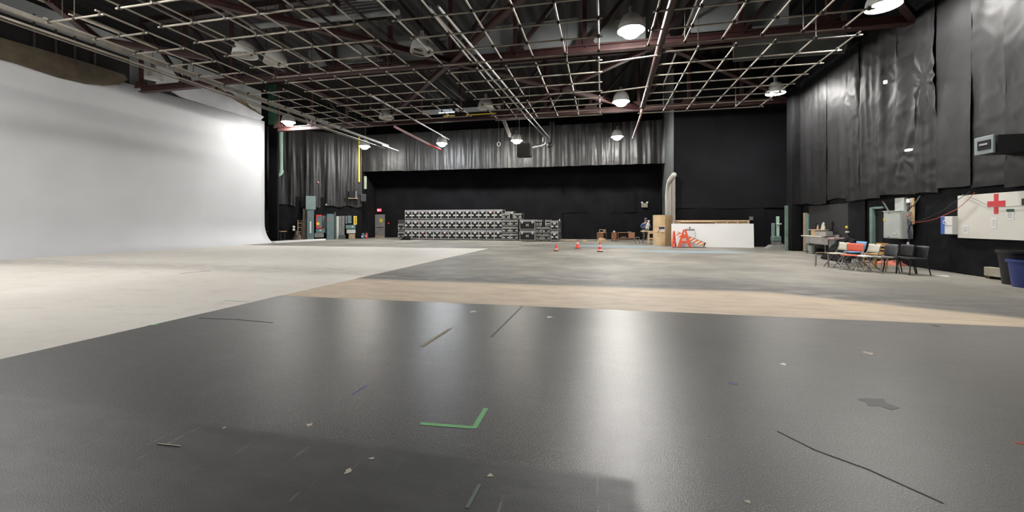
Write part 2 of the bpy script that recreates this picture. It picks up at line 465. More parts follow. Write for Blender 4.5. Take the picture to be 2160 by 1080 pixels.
# white boards standing above the far half of the curved wall
b_ = MB().prism([atX(x, y, CXW - .10) for x, y in [(355, 190), (440, 180), (556, 247), (545, 256), (380, 205)]], (.05, 0, 0)).build('cyclorama_header', mat('header_white', (.45, .46, .48), .6, var=.1, vscale=1))
tag(b_, 'pale triangular board above the far top edge of the curved wall', 'board')
b_ = MB().prism([atX(x, y, CXW - .07) for x, y in [(328, 140), (389, 150), (387, 176), (352, 180), (328, 180)]], (.06, 0, 0)).build('hanging_sheet', mat('panel_white', (.5, .52, .52), .6, var=.12, vscale=1))
tag(b_, 'white rectangular panel hung above the middle of the curved wall', 'panel')
def roll(u, v):
    a = atX(452 + 98 * u, 188 + 58 * u, CXW - .38)
    return Vector((a.x + .25 * math.cos(v * 2 * PI), a.y, a.z + .0 + .38 * math.sin(v * 2 * PI) * math.sin(PI * (.1 + .85 * u)) + .06 * math.sin(u * 23)))
b_ = MB().sheet(30, 12, roll).build('canvas_roll', mat('ochre_canvas', (.16, .12, .065), .8, var=.5, vscale=3), smooth=True)
tag(b_, 'brown rolled canvas lying behind the far top of the curved wall', 'canvas roll')
# white sill running on from the curved wall's foot
a, b = fl(577, 513), fl(684, 507)
d = MB().bar((a.x, a.y, .07), (b.x, b.y, .07), .3, .14).build('white_plank', M_white)
tag(d, 'long low white plank on the floor beyond the curved wall', 'plank')

# ================================================================== DRAPES
def drape(name, p, q, z0, z1, m, amp, fold, seed, label, crumple=.5, pucker=None, hem=.0, off=.08, res=.06, group=None, lean=0.0):
    p, q = Vector(p[:2]), Vector(q[:2]); u = (q - p); Lw = u.length; u.normalize(); nrm = Vector((u.y, -u.x))
    if nrm.dot(-(p + q) / 2) < 0: nrm = -nrm
    nu, nv = max(6, int(Lw / res)), max(8, int((z1 - z0) / (res * 1.6)))
    def f(a, b):
        s = a * Lw; z = z0 + (z1 - z0) * b
        zz = z
        if hem: zz = z + (1 - b) ** 3 * hem * noise.noise(Vector((s * .8, seed * 3.1, 0)))
        w = noise.noise(Vector((s * 1.1 / fold, seed * 7.3 + z * .05, z * .12))) * .9 + .5 * noise.noise(Vector((s * 2.9 / fold, seed * 1.7, z * .22)))
        w = math.copysign(abs(w) ** .8, w)
        dgl = noise.noise(Vector((s * 1.6 + z * .6, z * .7 - s * .35, seed * 2.2))) * crumple
        dg2 = noise.noise(Vector((s * 1.8 - z * 1.0, z * 3.6 + s * 1.8, seed * 5.2))) * crumple * .32
        ridge = (1 - abs(noise.noise(Vector((s * 1.4 + z * 1.1, z * 2.2 - s, seed * 9.1))))) ** 5 * crumple * .45
        pk = 0.0
        if pucker:
            ds, dz = s - pucker[0] * Lw, z - pucker[1]; rr = math.hypot(ds, dz)
            pk = pucker[2] * (.5 + .5 * math.cos(9 * math.atan2(dz, ds) + 3 * noise.noise(Vector((ds, dz, seed))))) * math.exp(-rr / 1.1) * min(1, rr / .15)
        o = pk + off + amp * (.6 + w * (1.1 - .3 * b) + dgl * .9 + dg2 + ridge) + lean * (1 - b)
        o = max(o, .015)
        P = p + u * s + nrm * o
        return Vector((P.x, P.y, zz))
    o = MB().sheet(nu, nv, f).build(name, m, smooth=True)
    return tag(o, label, 'drape', group)
# right wall: sheets side by side, above the hem line
seams = [2400, 2138, 2063, 1989, 1944, 1906, 1869, 1824, 1793, 1751, 1696]
names = ['dark sheet at the right edge of the view', 'broad smooth sheet behind the wall-mounted box heater', 'plain flat sheet with long soft folds, right of the star-shaped pucker',
         'sheet gathered into a star-shaped pucker near its top', 'broad sheet with diagonal sags above the grey switch cabinet', 'crumpled sheet with the small white lamp at its edge',
         'narrow sheet left of the dark slit', 'narrow sheet with a deep vertical crease', 'lighter sheet with vertical pleats', 'pale creased sheet next to the far corner']
for i in range(10):
    y0 = atX(seams[i], 300, XR).y if seams[i] < 2300 else 8.5
    y1 = atX(seams[i + 1], 300, XR).y
    drape('wall_drape', (XR - .02, y0 - .012), (XR - .02, y1 + .012), 2.34 + .06 * (i % 3), 8.6, M_drapeR, (.06, .06, .045, .07, .08, .08, .07, .07, .05, .05)[i], (1.5, 1.6, 1.6, .7, 1.2, .7, .6, .8, .9, .9)[i], 20 + i, 'black ' + names[i], crumple=(.5, .45, .3, .6, .65, .6, .5, .6, .4, .5)[i], pucker=((.5, 5.9, .09) if i == 3 else (.75, 3.6, .05) if i == 4 else None), hem=.12,
          off=.10 + .02 * (i % 2), res=.045, group='black sheets on the right wall')
# strip beside the far corner and over the pillar
drape('pillar_drape', (9.5, 23.50), (XR, 23.50), 2.4, 8.4, M_drapeR, .04, .5, 41, 'narrow black sheet wrapped over the far right pillar', crumple=.5, off=.05, res=.05)
# far left oblique wall
drape('corner_drape', LA, LB, 2.9, 9.4, M_drape, .17, .55, 51, 'tall black drape with vertical folds above the green switchgear', crumple=.16, hem=.5, off=.08, res=.06)
drape('lower_drape', LA, LB, .02, 3.7, M_black, .06, 1.2, 52, 'dull black cloth behind the green switchgear', crumple=.9, off=.04, res=.08)
# valance in front of the back recess
VL, VR, VY = atY(762, 362, 34).x, atY(1406, 348, 34).x, 34.0
vm = atY(848, 330, 34).x
drape('valance', (VL, VY + .2), (vm, VY + .2), 6.22, 9.6, M_drape, .05, .8, 61, 'short left end of the black valance, next to the yellow pipe', crumple=.4, off=.05, res=.05)
drape('valance', (vm, VY + .2), (VR, VY + .2), 6.16, 9.6, M_drape, .17, .6, 62, 'wide black valance with deep folds hanging over the back recess', crumple=.2, off=.05, res=.055)
# back recess cloths
def recess(x0, x1, y0, y1, seed, label, amp=.05):
    a, b = atY(x0, y0, YB), atY(x1, y1, YB)
    return drape('backdrop_cloth', (a.x, YB - .01), (b.x, YB - .01), max(b.z, .02), a.z, M_black, amp, 1.5, seed, label, crumple=1.0, hem=.1, off=.03, res=.1)
recess(794, 884, 418, 520, 71, 'dull black cloth behind the exit sign and grey door', .04)
recess(884, 1186, 398, 520, 72, 'broad smooth black cloth behind the stacked cases', .02)
recess(1186, 1394, 408, 448, 73, 'wrinkled black cloth behind the twin-head emergency light', .07)
recess(1190, 1340, 447, 520, 74, 'lower black cloth behind the brown furniture', .03)
recess(1340, 1394, 447, 520, 75, 'lower black cloth behind the seated person', .03)
# block front cloth
drape('block_cloth', (bx0 + .03, YBK - .01), (11.2, YBK - .01), 2.35, 8.9, mat('black_felt', (.0065, .0072, .009), .8, var=.3, vscale=.7, spec=.2), .03, 2.0, 81, 'large flat black cloth above the white and wooden flats', crumple=.7, hem=.15, off=.05, res=.09)
drape('block_lower_cloth', (bx0 + .03, YBK - .01), (9.6, YBK - .01), .02, 2.5, M_black, .03, 1.5, 82, 'lower black cloth behind the white flat', crumple=.9, off=.02, res=.09)
drape('wall_lower_cloth', (XR - .01, 15.35), (XR - .01, 9), .02, 2.5, M_black, .05, 1.2, 83, 'dull black cloth under the white red cross board', crumple=1.0, off=.02, res=.07)
drape('wall_lower_cloth', (XR - .01, 23.0), (XR - .01, 18.4), .02, 2.5, M_black, .03, 1.2, 84, 'dull black cloth behind the steel sink', crumple=.7, off=.02, res=.07)
# pillar at the far right corner
pl = MB().box((9.78, 23.9, 4.2), (.46, .66, 8.4)).build('pillar_right', M_black); struct(pl)

# ================================================================== ROOF STEEL, GRIDS, LAMPS
NODE = [-14.3 + 2.73 * k for k in range(-3, 10)]
TZ, TT = 8.1, 11.5
def truss(Yt, label):
    t = empty('roof_truss', (0, Yt, TZ), label=label, cat='truss')
    x0, x1 = NODE[0], NODE[-1]
    MB().ibeam((x0, 0, 0), (x1, 0, 0), .26, .30, .05).build('bottom_chord', M_steel, t)
    MB().ibeam((x0, 0, TT - TZ), (x1, 0, TT - TZ), .26, .3, .05).build('top_chord', M_steel2, t)
    for k, x in enumerate(NODE):
        MB().bar((x, 0, .1), (x, 0, TT - TZ), .16, .12).build('vertical_strut', M_steel, t)
        MB().prism([(x - .42, -.03, .1), (x + .42, -.03, .1), (x + .28, -.03, .42), (x - .28, -.03, .42)], (0, .06, 0)).build('gusset_plate', M_steel, t)
        if k < 6:
            MB().bar((x, 0, TT - TZ - .1), (NODE[k + 1], 0, .1), .15, .15).build('diagonal_strut', M_steel2, t)
        elif k < len(NODE) - 1:
            MB().bar((x, 0, .1), (NODE[k + 1], 0, TT - TZ - .1), .15, .15).build('diagonal_strut', M_steel2, t)
    return t
TY = [7.05, 15.9, 24.75, 33.4]
truss(15.9, 'dark red steel roof truss crossing above the middle of the pipe grids')
truss(24.75, 'dark red steel roof truss beyond the far end of the pipe grids')
def brace(x0, y0, x1, y1, label, z=8.12):
    o = MB().ibeam((x0, y0, z), (x1, y1, z), .2, .22, .04).build('roof_brace', M_steel)
    tag(o, label, 'brace', 'roof braces')
brace(-14.3, 7.05, -6.1, 15.9, 'red steel brace slanting up left from the near truss centre')
brace(-6.1, 15.9, -14.3, 24.75, 'red steel brace crossing behind the middle left grid towards the far truss')
brace(-14.0, 15.9, -14.2, 24.75, 'dark steel beam running lengthwise above the left pipe strip')
brace(-6.1, 15.9, 2.1, 24.75, 'dark steel brace between trusses slanting right above the centre grid')
brace(2.1, 15.9, -6.1, 24.75, 'dark steel brace between trusses slanting left above the centre grid')
brace(2.1, 7.05, -6.1, 15.9, 'red steel brace slanting from the near truss centre towards upper right')
brace(2.1, 7.05, 10, 15.9, 'dark red steel brace above the near end of the right grid')
brace(-6.1, 24.75, -6.9, 30.5, 'dark red steel beam reaching from the far truss to the hanging heater')
brace(2.1, 15.9, 10, 24.75, 'dark steel brace above the far half of the right grid')
a, b = fl(103, 0, 8.3), fl(205, 82, 8.3)
brace(a.x, a.y, b.x, b.y, 'red steel brace against the pale upper left wall', 8.3)
a, b = fl(205, 84, 8.3), fl(440, 122, 8.3)
brace(a.x, a.y, b.x, b.y, 'dark red beam above the curved wall, left of the pipe strip', 8.3)
# steel bulkhead boards on the far side of the near truss
def bulk(x0, x1, z0, z1, y, label):
    o = MB().box(((x0 + x1) / 2, y, (z0 + z1) / 2), (x1 - x0, .06, z1 - z0)).build('bulkhead_board', M_white_old)
    tag(o, label, 'board', 'pale boards in the roof')
bulk(-13.0, -8.9, 8.5, 9.3, 16.09, 'grey board behind the near truss, left of its centre')
bulk(-8.7, -.9, 8.35, 9.45, 16.09, 'long pale board behind the centre of the near truss')
bulk(-.7, 1.6, 8.4, 9.2, 16.09, 'pale board behind the near truss, beside the largest lamp')
bulk(3.2, 6.4, 8.45, 9.6, 16.09, 'pale board behind the near truss, above the right grid')
bulk(5.6, 9.9, 8.5, 10.2, 19.5, 'grey board in the roof above the far right lamp')

# ---- pipe grids
clamp_me = None
def pipe_grid(xs, ys, z, label, xa=None, xb=None, r=.027):
    global clamp_me
    cx, cy = (xs[0] + xs[-1]) / 2, (ys[0] + ys[-1]) / 2
    g = empty('pipe_grid', (cx, cy, z), label=label, cat='pipe grid', group='ceiling pipe grids')
    xa = xs[0] - .12 if xa is None else xa; xb = xs[-1] + .12 if xb is None else xb
    for y in ys: autosmooth(MB().tube((xa - cx, y - cy, 0), (xb - cx, y - cy, 0), r).build('cross_pipe', M_pipe, g))
    for x in xs: autosmooth(MB().tube((x - cx, ys[0] - .12 - cy, .065), (x - cx, ys[-1] + .12 - cy, .065), r).build('long_pipe', M_pipe, g))
    for x in xs:
        for y in ys:
            if clamp_me is None:
                c = MB().box((0, 0, .028), (.072, .072, .12)).build('clamp', M_clamp, g); clamp_me = c.data
            else:
                c = bpy.data.objects.new('clamp', clamp_me); COL.objects.link(c); c.parent = g
            c.location = (x - cx, y - cy, 0)
    for k, (x, y) in enumerate([(xs[1], ys[0]), (xs[-2], ys[0]), (xs[1], ys[-1]), (xs[-2], ys[-1])]):
        MB().tube((x - cx, y - cy, .05), (x - cx, y - cy, 12.08 - z), .012, 6).build('hanger_rod', M_clamp, g)
    return g
GZ = 7.1
P = 1.095
ML = [-12.4 + 1.108 * k for k in range(6)]
CE = [-5.62 + 1.102 * k for k in range(6)]
RA = [1.45 + 1.09 * k for k in range(6)]
RB = [1.93 + 1.12 * k for k in range(6)]
FLX = [-15.2, -14.25, -13.3]
pipe_grid(FLX, [8.4 + P * k for k in range(6)], GZ, 'narrow pipe grid strip beside the long grey rail, near section')
pipe_grid(FLX, [15.0 + P * k for k in range(7)], GZ, 'narrow pipe grid strip beside the long grey rail, far section')
pipe_grid(ML, [6.15 + 1.05 * k for k in range(8)], GZ, 'middle left pipe grid, section nearest the camera')
pipe_grid(ML, [14.13 + P * k for k in range(4)], GZ, 'middle left pipe grid, section right behind the near truss')
pipe_grid(ML, [18.4 + P * k for k in range(3)], GZ, 'middle left pipe grid, short section farthest away')
pipe_grid(CE, [8.2 + 1.11 * k for k in range(6)], GZ, 'centre pipe grid, section nearest the camera')
pipe_grid(CE, [14.5 + 1.12 * k for k in range(4)], GZ, 'centre pipe grid, section right behind the near truss')
pipe_grid(CE, [18.82 + .99 * k for k in range(4)], GZ, 'centre pipe grid, section farthest away')
pipe_grid(RA, [8.2 + 1.09 * k for k in range(6)], GZ, 'right pipe grid, section nearest the camera beside the largest lamp')
pipe_grid(RB, [14.25 + 1.1 * k for k in range(8)], GZ, 'right pipe grid, long section reaching the far right lamp')
# linking pipes between grids
for (x0, y0, x1, y1, lb) in [(-.1, 14.6, 1.9, 14.3, 'loose pipe joining the centre and right grids, nearer one'), (-.05, 17.9, 1.85, 17.5, 'loose pipe joining the centre and right grids, farther one')]:
    tag(MB().tube((x0, y0, GZ - .07), (x1, y1, GZ - .07), .03).build('link_pipe', M_pipe), lb, 'pipe')
# long rail on the left with twin tracks
r = empty('curtain_rail', (-15.75, 18, GZ + .1), label='long grey overhead rail running along the top of the white curved wall', cat='rail')
MB().box((0, -1, .05), (.12, 22, .14)).build('beam', M_rail, r)
MB().box((-.26, -1, -.12), (.06, 22, .05)).build('track', M_pipe, r)
MB().box((-.42, -2, -.15), (.04, 20, .04)).build('track', M_pipe, r)
MB().box((.05, 10.3, -.06), (.05, 2.4, .05)).build('chrome_track', M_chrome, r)
for y in (-9, -5, -1, 3, 7): MB().tube((0, y, .1), (0, y, 4.7), .015, 6).build('hanger_rod', M_clamp, r)
def pipe(p, q, rad, m, name, label, n=10):
    return tag(autosmooth(MB().tube(p, q, rad, n).build(name, m)), label, 'pipe')
pipe((-10.35, 16.8, GZ + .2), (-10.5, 27.0, GZ + .2), .045, M_chrome, 'chrome_pipe', 'bright chrome pipe above the far middle left grid')
pipe((-11.9, 21.9, GZ), (-12.15, 27.4, GZ), .075, mat('overlit_red_pipe', (.55, .36, .37), .4), 'sprinkler_pipe', 'red pipe painted pale as if overlit, running towards the bluish lamp')  # red pipe's overexposed look is put into a pale colour
pipe((-12.15, 27.4, GZ), (-12.22, 29.6, GZ), .075, M_red, 'sprinkler_end', 'red pipe end beside the bluish lamp')
for k, x in enumerate((-3.75, -3.5)):
    pipe((x - .9, 10.5, GZ + .3), (x, 27.2, GZ + .1), .04, M_chrome, 'chrome_pipe', ['left', 'right'][k] + ' one of the paired chrome pipes above the centre grid')
pipe((1.75, 9.5, GZ + .05), (1.95, 21.0, GZ + .05), .11, M_steel, 'sprinkler_main', 'dark red pipe along the left edge of the right grid')
pipe((1.98, 21.0, GZ), (2.0, 28.2, GZ), .05, mat('pink_brown_pipe', (.40, .25, .22), .45), 'sprinkler_branch', 'pale brown pipe reaching from the right grid towards the valance')
# conduits and ducts in the dark roof
cd = [((-13, 13.0, 8.9), (-7.0, 13.2, 8.9), .10, M_white_old, 'white pipe above the near middle left grid'),
      ((-8.0, 12.2, 9.0), (-3.4, 12.9, 9.0), .13, M_white_old, 'white ventilation pipe above the centre grid near the top'),
      ((-9.6, 7.5, 8.6), (-9.3, 23, 8.6), .05, M_steel2, 'dark conduit above the middle left grid, left of a pair'),
      ((-8.3, 7.5, 8.7), (-8.0, 23, 8.7), .05, M_steel2, 'dark conduit above the middle left grid, right of a pair'),
      ((-11.8, 7.0, 8.4), (-12.2, 15.5, 8.4), .06, M_rail, 'grey conduit above the left edge of the middle left grid'),
      ((-13.6, 7.0, 8.2), (-13.8, 15.5, 8.2), .05, M_rail, 'grey conduit above the left pipe strip'),
      ((-17.5, 7.0, 8.6), (-17.8, 17.0, 8.6), .05, M_pipe, 'thin pale pipe against the upper left wall'),
      ((3.0, 10.0, 8.8), (3.2, 23.0, 8.8), .05, M_rail, 'grey conduit above the right grid'),
      ((-13.4, 33.2, 10.66), (-7.3, 33.2, 10.66), .07, M_yellow, 'long yellow pipe below the far roof light')]
for p, q, rr, m, lb in cd: pipe(p, q, rr, m, 'roof_conduit', lb)
# far roof strip light
xa_, xb_ = atY(888, 240, 33.3).x, atY(1058, 240, 33.3).x
t = empty('strip_light', ((xa_ + xb_) / 2, 33.3, 11.02), label='glowing strip light in the roof above the far truss', cat='light')
MB().box((0, .1, .12), (xb_ - xa_, .3, .34)).build('housing', mat('strip_housing', (.50, .54, .58), .5), t)
MB().tube((-1.9, -.08, .02), (-.4, -.08, .02), .07).build('tube', M_tube, t)
for x_ in (-2, 2): MB().tube((x_, .1, .25), (x_, .1, 1.06), .02, 6).build('hanger_rod', M_clamp, t)
# louvred unit heater
t = empty('louvred_heater', (-8.7, 13.6, 9.0), label='black louvred heater hanging in the roof above the middle left grid', cat='heater')
MB().box((0, .3, .5), (1.9, .5, 1.1)).build('housing', M_clamp, t)
for k in range(8): MB().box((0, 0, .07 + .125 * k), (1.8, .1, .03)).build('louver', mat('louver_grey', (.22, .22, .22), .5), t)

# ---- high-bay lamps
def shade_mesh(parent, rr=.45):
    prof = [(.09, .58), (.20, .54), (.33, .42), (.41, .22), (rr, 0), (rr - .012, 0), (.397, .22), (.318, .405), (.19, .515), (.0, .53)]
    o = MB().lathe(prof, n=24, caps=False).build('shade', M_shade, parent); return autosmooth(o, 50)
def high_bay(x, y, z, lit, label, pw=1.0, colr=(1, 1, 1)):
    t = empty('high_bay_lamp', (x, y, z), label=label, cat='lamp', group='lit high-bay lamps' if lit else 'unlit lamps in the roof')
    shade_mesh(t)
    MB().tube((0, 0, .56), (0, 0, .80), .085, 12).build('ballast', M_mgrey, t)
    MB().tube((0, 0, .78), (0, 0, 12.08 - z), .012, 6).build('hanger_rod', M_clamp, t)
    if lit:
        key = 'lamp_glow_%.2f_%.2f' % (pw, colr[2])
        m = mat(key, (1, 1, 1), .5, emit=colr, estr=LAMP_RADIANCE * pw)
        MB().ball((0, 0, .20 if x > 8 else .05), .345, (1, 1, .72 if x > 8 else .85), 24, 14).build('glowing_lens', m, t, smooth=True)
    return t
for (x, y, pw, c, lb) in LIT: high_bay(x, y, LAMP_Z + (.47 if x < -21 else 0), True, lb, pw, c)
for (px, py, z, lb) in [(517, 118, 8.0, 'unlit white lamp above the left pipe strip, left of two'), (581, 134, 8.0, 'unlit white lamp above the left pipe strip, right of two'),
                        (890, 110, 8.0, 'unlit pale lamp under the centre of the near truss'), (815, 250, 7.9, 'unlit pale lamp below the far truss'), (322, 166, 8.0, 'unlit white saucer lamp above the curved wall'),
                        (1024, 228, 8.0, 'unlit pale lamp behind the far end of the centre grid')]:
    p = fl(px, py, z)
    if lb.startswith('unlit white saucer'): p = atX(px, py, -22.9)
    high_bay(p.x, p.y, p.z, False, lb)
# pipe drop with lamp hook by the valance

# ================================================================== FLIGHT CASES
def flight_case(w, h, d, kind, label, group, loc, casters=True):
    """front faces -Y, origin on what carries it, at the middle of the front edge"""
    t = empty('flight_case', loc, label=label, cat='flight case', group=group)
    cz = .075; bh = h - cz
    MB().box((0, d / 2, cz + bh / 2), (w - .012, d - .012, bh - .012)).build('body', M_case, t)
    e = MB(); s_ = .042
    for x in (-w / 2 + s_ / 2, w / 2 - s_ / 2):
        for y in (s_ / 2, d - s_ / 2): e.box((x, y, cz + bh / 2), (s_, s_, bh))
    for z in (cz + s_ / 2, h - s_ / 2):
        for y in (s_ / 2, d - s_ / 2): e.box((0, y, z), (w, s_, s_))
        for x in (-w / 2 + s_ / 2, w / 2 - s_ / 2): e.box((x, d / 2, z), (s_, d, s_))
    lz = h - (.15 if kind != 'low' else .13)
    e.box((0, -.004, lz), (w - .01, .02, .03))
    for x in (-1, 1):
        for z in (cz + .03, h - .03): e.ball((x * (w / 2 - .045), .038, z), .046, u=8, v=6)
    e.build('edge_frame', M_alu, t)
    MB().box((0, .0, (lz + h) / 2 - .005), (w - .11, .016, h - lz - .06)).build('lid_band', M_lav if kind != 'low' else M_grey, t)
    if kind != 'large':
        if kind == 'tall':
            MB().box((0, -.012, lz - .065), (.20, .03, .16), bev=.01).build('latch', M_latch, t)
        hz = cz + bh * (.40 if kind == 'tall' else .36)
        for x in (-1, 1):
            MB().box((x * (w / 2 - .125), -.008, hz), (.18, .028, .125 if kind == 'tall' else .10), bev=.012).build('handle', M_latch if kind == 'tall' else M_alu, t)
        lb = MB()
        for k in range(9): lb.box((-.13 + .0325 * k, -.001, cz + .085), (.022, .006, .022 if k % 3 else .03))
        lb.build('lettering', M_grey, t)
    else:
        for x in (-1, 1): MB().box((x * (w / 2 - .2), -.012, lz - .03), (.15, .03, .2), bev=.01).build('latch', M_latch, t)
        g = MB(); zc = cz + bh * .46
        for x in (-1, 1):                                   # the butterfly-like mark on the front
            g.prism([(x * .115, -.004, zc + .10), (x * .065, -.004, zc + .10), (x * .012, -.004, zc + .02), (x * .012, -.004, zc - .02), (x * .065, -.004, zc - .10), (x * .115, -.004, zc - .10), (x * .075, -.004, zc)], (0, -.008, 0))
        g.build('logo', M_latch, t)
    if casters:
        for x in (-1, 1):
            for y in (.12, d - .12):
                c = MB().lathe([(.034, -.018), (.034, .018)], (x * (w / 2 - .11), y, .034), 12, 'X')
                c.box((x * (w / 2 - .11), y, .06), (.05, .06, .03)).build('caster', M_mgrey, t)
    return t
YC = 32.35
xl, xr = atY(853.5, 500, YC).x, atY(1059.2, 500, YC).x
cw = (xr - xl) / 13
tierh = (zof(442.6, (xl + xr) / 2, YC)) / 3
proto = None
rows = ['bottom', 'middle', 'top']
for r_ in range(3):
    for k in range(13):
        loc = Vector((xl + cw * (k + .5), YC + (.012 * ((k * 7 + r_ * 3) % 4)), tierh * r_))
        lb = 'black silver-edged flight case, %s row of the long wall, %s from the left end' % (rows[r_], ORD[k])
        if proto is None:
            proto = flight_case(cw - .018, tierh - .004, 1.1, 'tall', lb, 'tall flight cases in the long wall', loc); c = proto
            PK = list(proto.children)
        else:
            c = copy_tree(proto, None, PK); c.location = loc; c['label'] = lb
# red tags on some of the cases
for (r_, k, sx) in [(2, 4, 1), (2, 11, 1), (1, 1, 1), (0, 2, 1), (0, 5, 1), (0, 10, 1), (2, 2, -1)]:
    o = MB().box((0, 0, 0), (.075, .008, .09)).build('red_tag', M_red, loc=(xl + cw * (k + .5) + sx * (cw / 2 - .10), YC - .012, tierh * (r_ + 1) - .23))
    tag(o, 'small red sticker on the %s case of the %s row' % (ORD[k], rows[r_]), 'sticker', 'red stickers on the cases')
# low cases beside them
lowp = [None]
def low_case(x0, x1, y0, Y, tier, label, h=.565, w=None):
    a, b = atY(x0, 490, Y), atY(x1, 490, Y)
    w = b.x - a.x; loc = Vector(((a.x + b.x) / 2, Y, tier))
    return flight_case(w, h, 1.1, 'low', label, 'low flight cases', loc)
LH = zof(464, atY(1076, 470, 32.2).x, 32.2) / 3
tn3 = ['bottom', 'middle', 'top']
for i, (x0, x1) in enumerate([(1060, 1075.6), (1076.2, 1092.4)]):
    for k in range(3):
        low_case(x0, x1, 0, 32.2, LH * k, 'low flight case next to the tall wall, %s column, %s of three' % (['left', 'right'][i], tn3[k]), LH - .006)
low_case(1060, 1075.4, 0, 32.25, LH * 3, 'low flight case on top, touching the top row of tall cases', LH - .03)
low_case(1084.3, 1099.6, 0, 32.2, LH * 3, 'low flight case standing alone on top, with its dark right side showing', LH - .03)
a = atY(1072, 447, 33.3)
flight_case(.8, .30, .9, 'low', 'shiny silver lid-up case lying behind the top low cases', 'low flight cases', Vector((a.x, 33.5, LH * 3 + .42)))
flight_case(.95, .42, 1.0, 'low', 'low case hidden behind the pair of top low cases', 'low flight cases', Vector((a.x, 33.45, LH * 3)))
YL = 31.35
a, b = atY(1096, 500, YL), atY(1128.6, 500, YL)
bh = zof(463.3, a.x, YL) / 2
for k in range(2):
    flight_case(b.x - a.x, bh - .006, 1.1, 'large', 'large flight case with white butterfly mark, %s of two' % ['lower', 'upper'][k], 'large flight cases', Vector(((a.x + b.x) / 2, YL, bh * k)))
LH2 = zof(463.8, atY(1140, 470, 31.6).x, 31.6) / 3
for k in range(3):
    low_case(1129.3, 1142.6, 0, 31.75, LH2 * k, 'low flight case right beside the butterfly-marked cases, %s of three' % tn3[k], LH2 - .006)
    low_case(1144 if k < 2 else 1150, 1160.4 if k < 2 else 1160.6, 0, 31.65, LH2 * k, 'low flight case left of the end pair of tall cases, %s of three' % tn3[k], LH2 - .006)
YE = 31.15
a, b = atY(1161.6, 500, YE), atY(1177.6, 500, YE)
eh = zof(465.3, a.x, YE) / 2
for k in range(2):
    flight_case(b.x - a.x, eh - .006, 1.1, 'tall', 'tall flight case at the right end of the cases, front, %s' % ['lower', 'upper'][k], 'tall flight cases at the end', Vector(((a.x + b.x) / 2, YE, eh * k)))
    flight_case(b.x - a.x, eh - .006, 1.1, 'tall', 'tall flight case at the right end, behind the front %s one' % ['lower', 'upper'][k], 'tall flight cases at the end', Vector(((a.x + b.x) / 2, YE + 1.13, eh * k)))
tag(MB().tube((b.x - .10, 33.1, eh * 2 - .006), (b.x - .10, 33.1, eh * 2 + .13), .045).build('white_cup', M_white), 'white cup on the last flight case', 'cup')
# left end stack
a, b = atY(839.6, 500, 32.7), atY(852.6, 500, 32.7)
lh = zof(472, a.x, 32.7) / 2
for k in range(2):
    flight_case(b.x - a.x, lh - .006, 1.0, 'low', 'low flight case at the left end of the wall of cases, %s' % ['bottom', 'stacked on another'][k], 'low flight cases at the left end', Vector(((a.x + b.x) / 2, 32.7, lh * k)))
tag(MB().box(((a.x + b.x) / 2, 33.2, lh * 2 + .17), (b.x - a.x + .04, .9, .34), bev=.02).build('grey_crate', mat('crate_grey', (.06, .06, .06), .6)), 'plain dark grey crate on top of the left end low cases', 'crate')
def heap(c, rx, ry, h, name, m, label, cat, seed, n=22):
    def f(u, v):
        t = u * 2 * PI; r = v
        k = 1 + .35 * noise.noise(Vector((math.cos(t) * 1.3, math.sin(t) * 1.3, seed)))
        z = h * (1 - r ** 2.6) * (.75 + .55 * noise.noise(Vector((math.cos(t) * r * 2.2, math.sin(t) * r * 2.2, seed + 5))))
        return Vector((c[0] + rx * r * k * math.cos(t), c[1] + ry * r * k * math.sin(t), max(z, .004) + (c[2] if len(c) > 2 else 0)))
    o = MB().sheet(n, 10, f)
    bmesh.ops.remove_doubles(o.bm, verts=o.bm.verts, dist=1e-4)
    o = o.build(name, m, smooth=True)
    return tag(o, label, cat)
p = fl(856, 506.2)
heap((p.x, p.y), .55, .2, .36, 'black_cloth_heap', M_black, 'crumpled black cloth on the floor at the left end of the cases', 'cloth', 3)

# ================================================================== MIDDLE OF THE HALL
def cone(px, py, h, label, bands):
    p = fl(px, py)
    t = empty('traffic_cone', p, label=label, cat='traffic cone', group='orange traffic cones')
    MB().box((0, 0, .018), (h * .62, h * .62, .036), bev=.012).build('base', M_rubber, t)
    r0, r1 = h * .235, h * .045
    rad = lambda z: r0 + (r1 - r0) * (z - .036) / (h - .036)
    autosmooth(MB().lathe([(rad(.036) + .012, .036), (rad(.05), .05), (r1, h), (r1 * .6, h)], n=20).build('cone_body', M_orange, t))
    for z0, z1 in bands:
        autosmooth(MB().lathe([(rad(z0 * h) + .003, z0 * h), (rad(z1 * h) + .003, z1 * h)], n=20, caps=False).build('reflective_band', M_refl, t))
cone(1173.2, 529.6, .37, 'smallest orange traffic cone, leftmost, one low white band', [(.22, .36)])
cone(1218.4, 524.0, .47, 'orange traffic cone standing farthest back, white band near its top', [(.55, .76)])
cone(1265.6, 531.0, .48, 'orange traffic cone in front of the brown desk, two white bands', [(.54, .74), (.12, .24)])

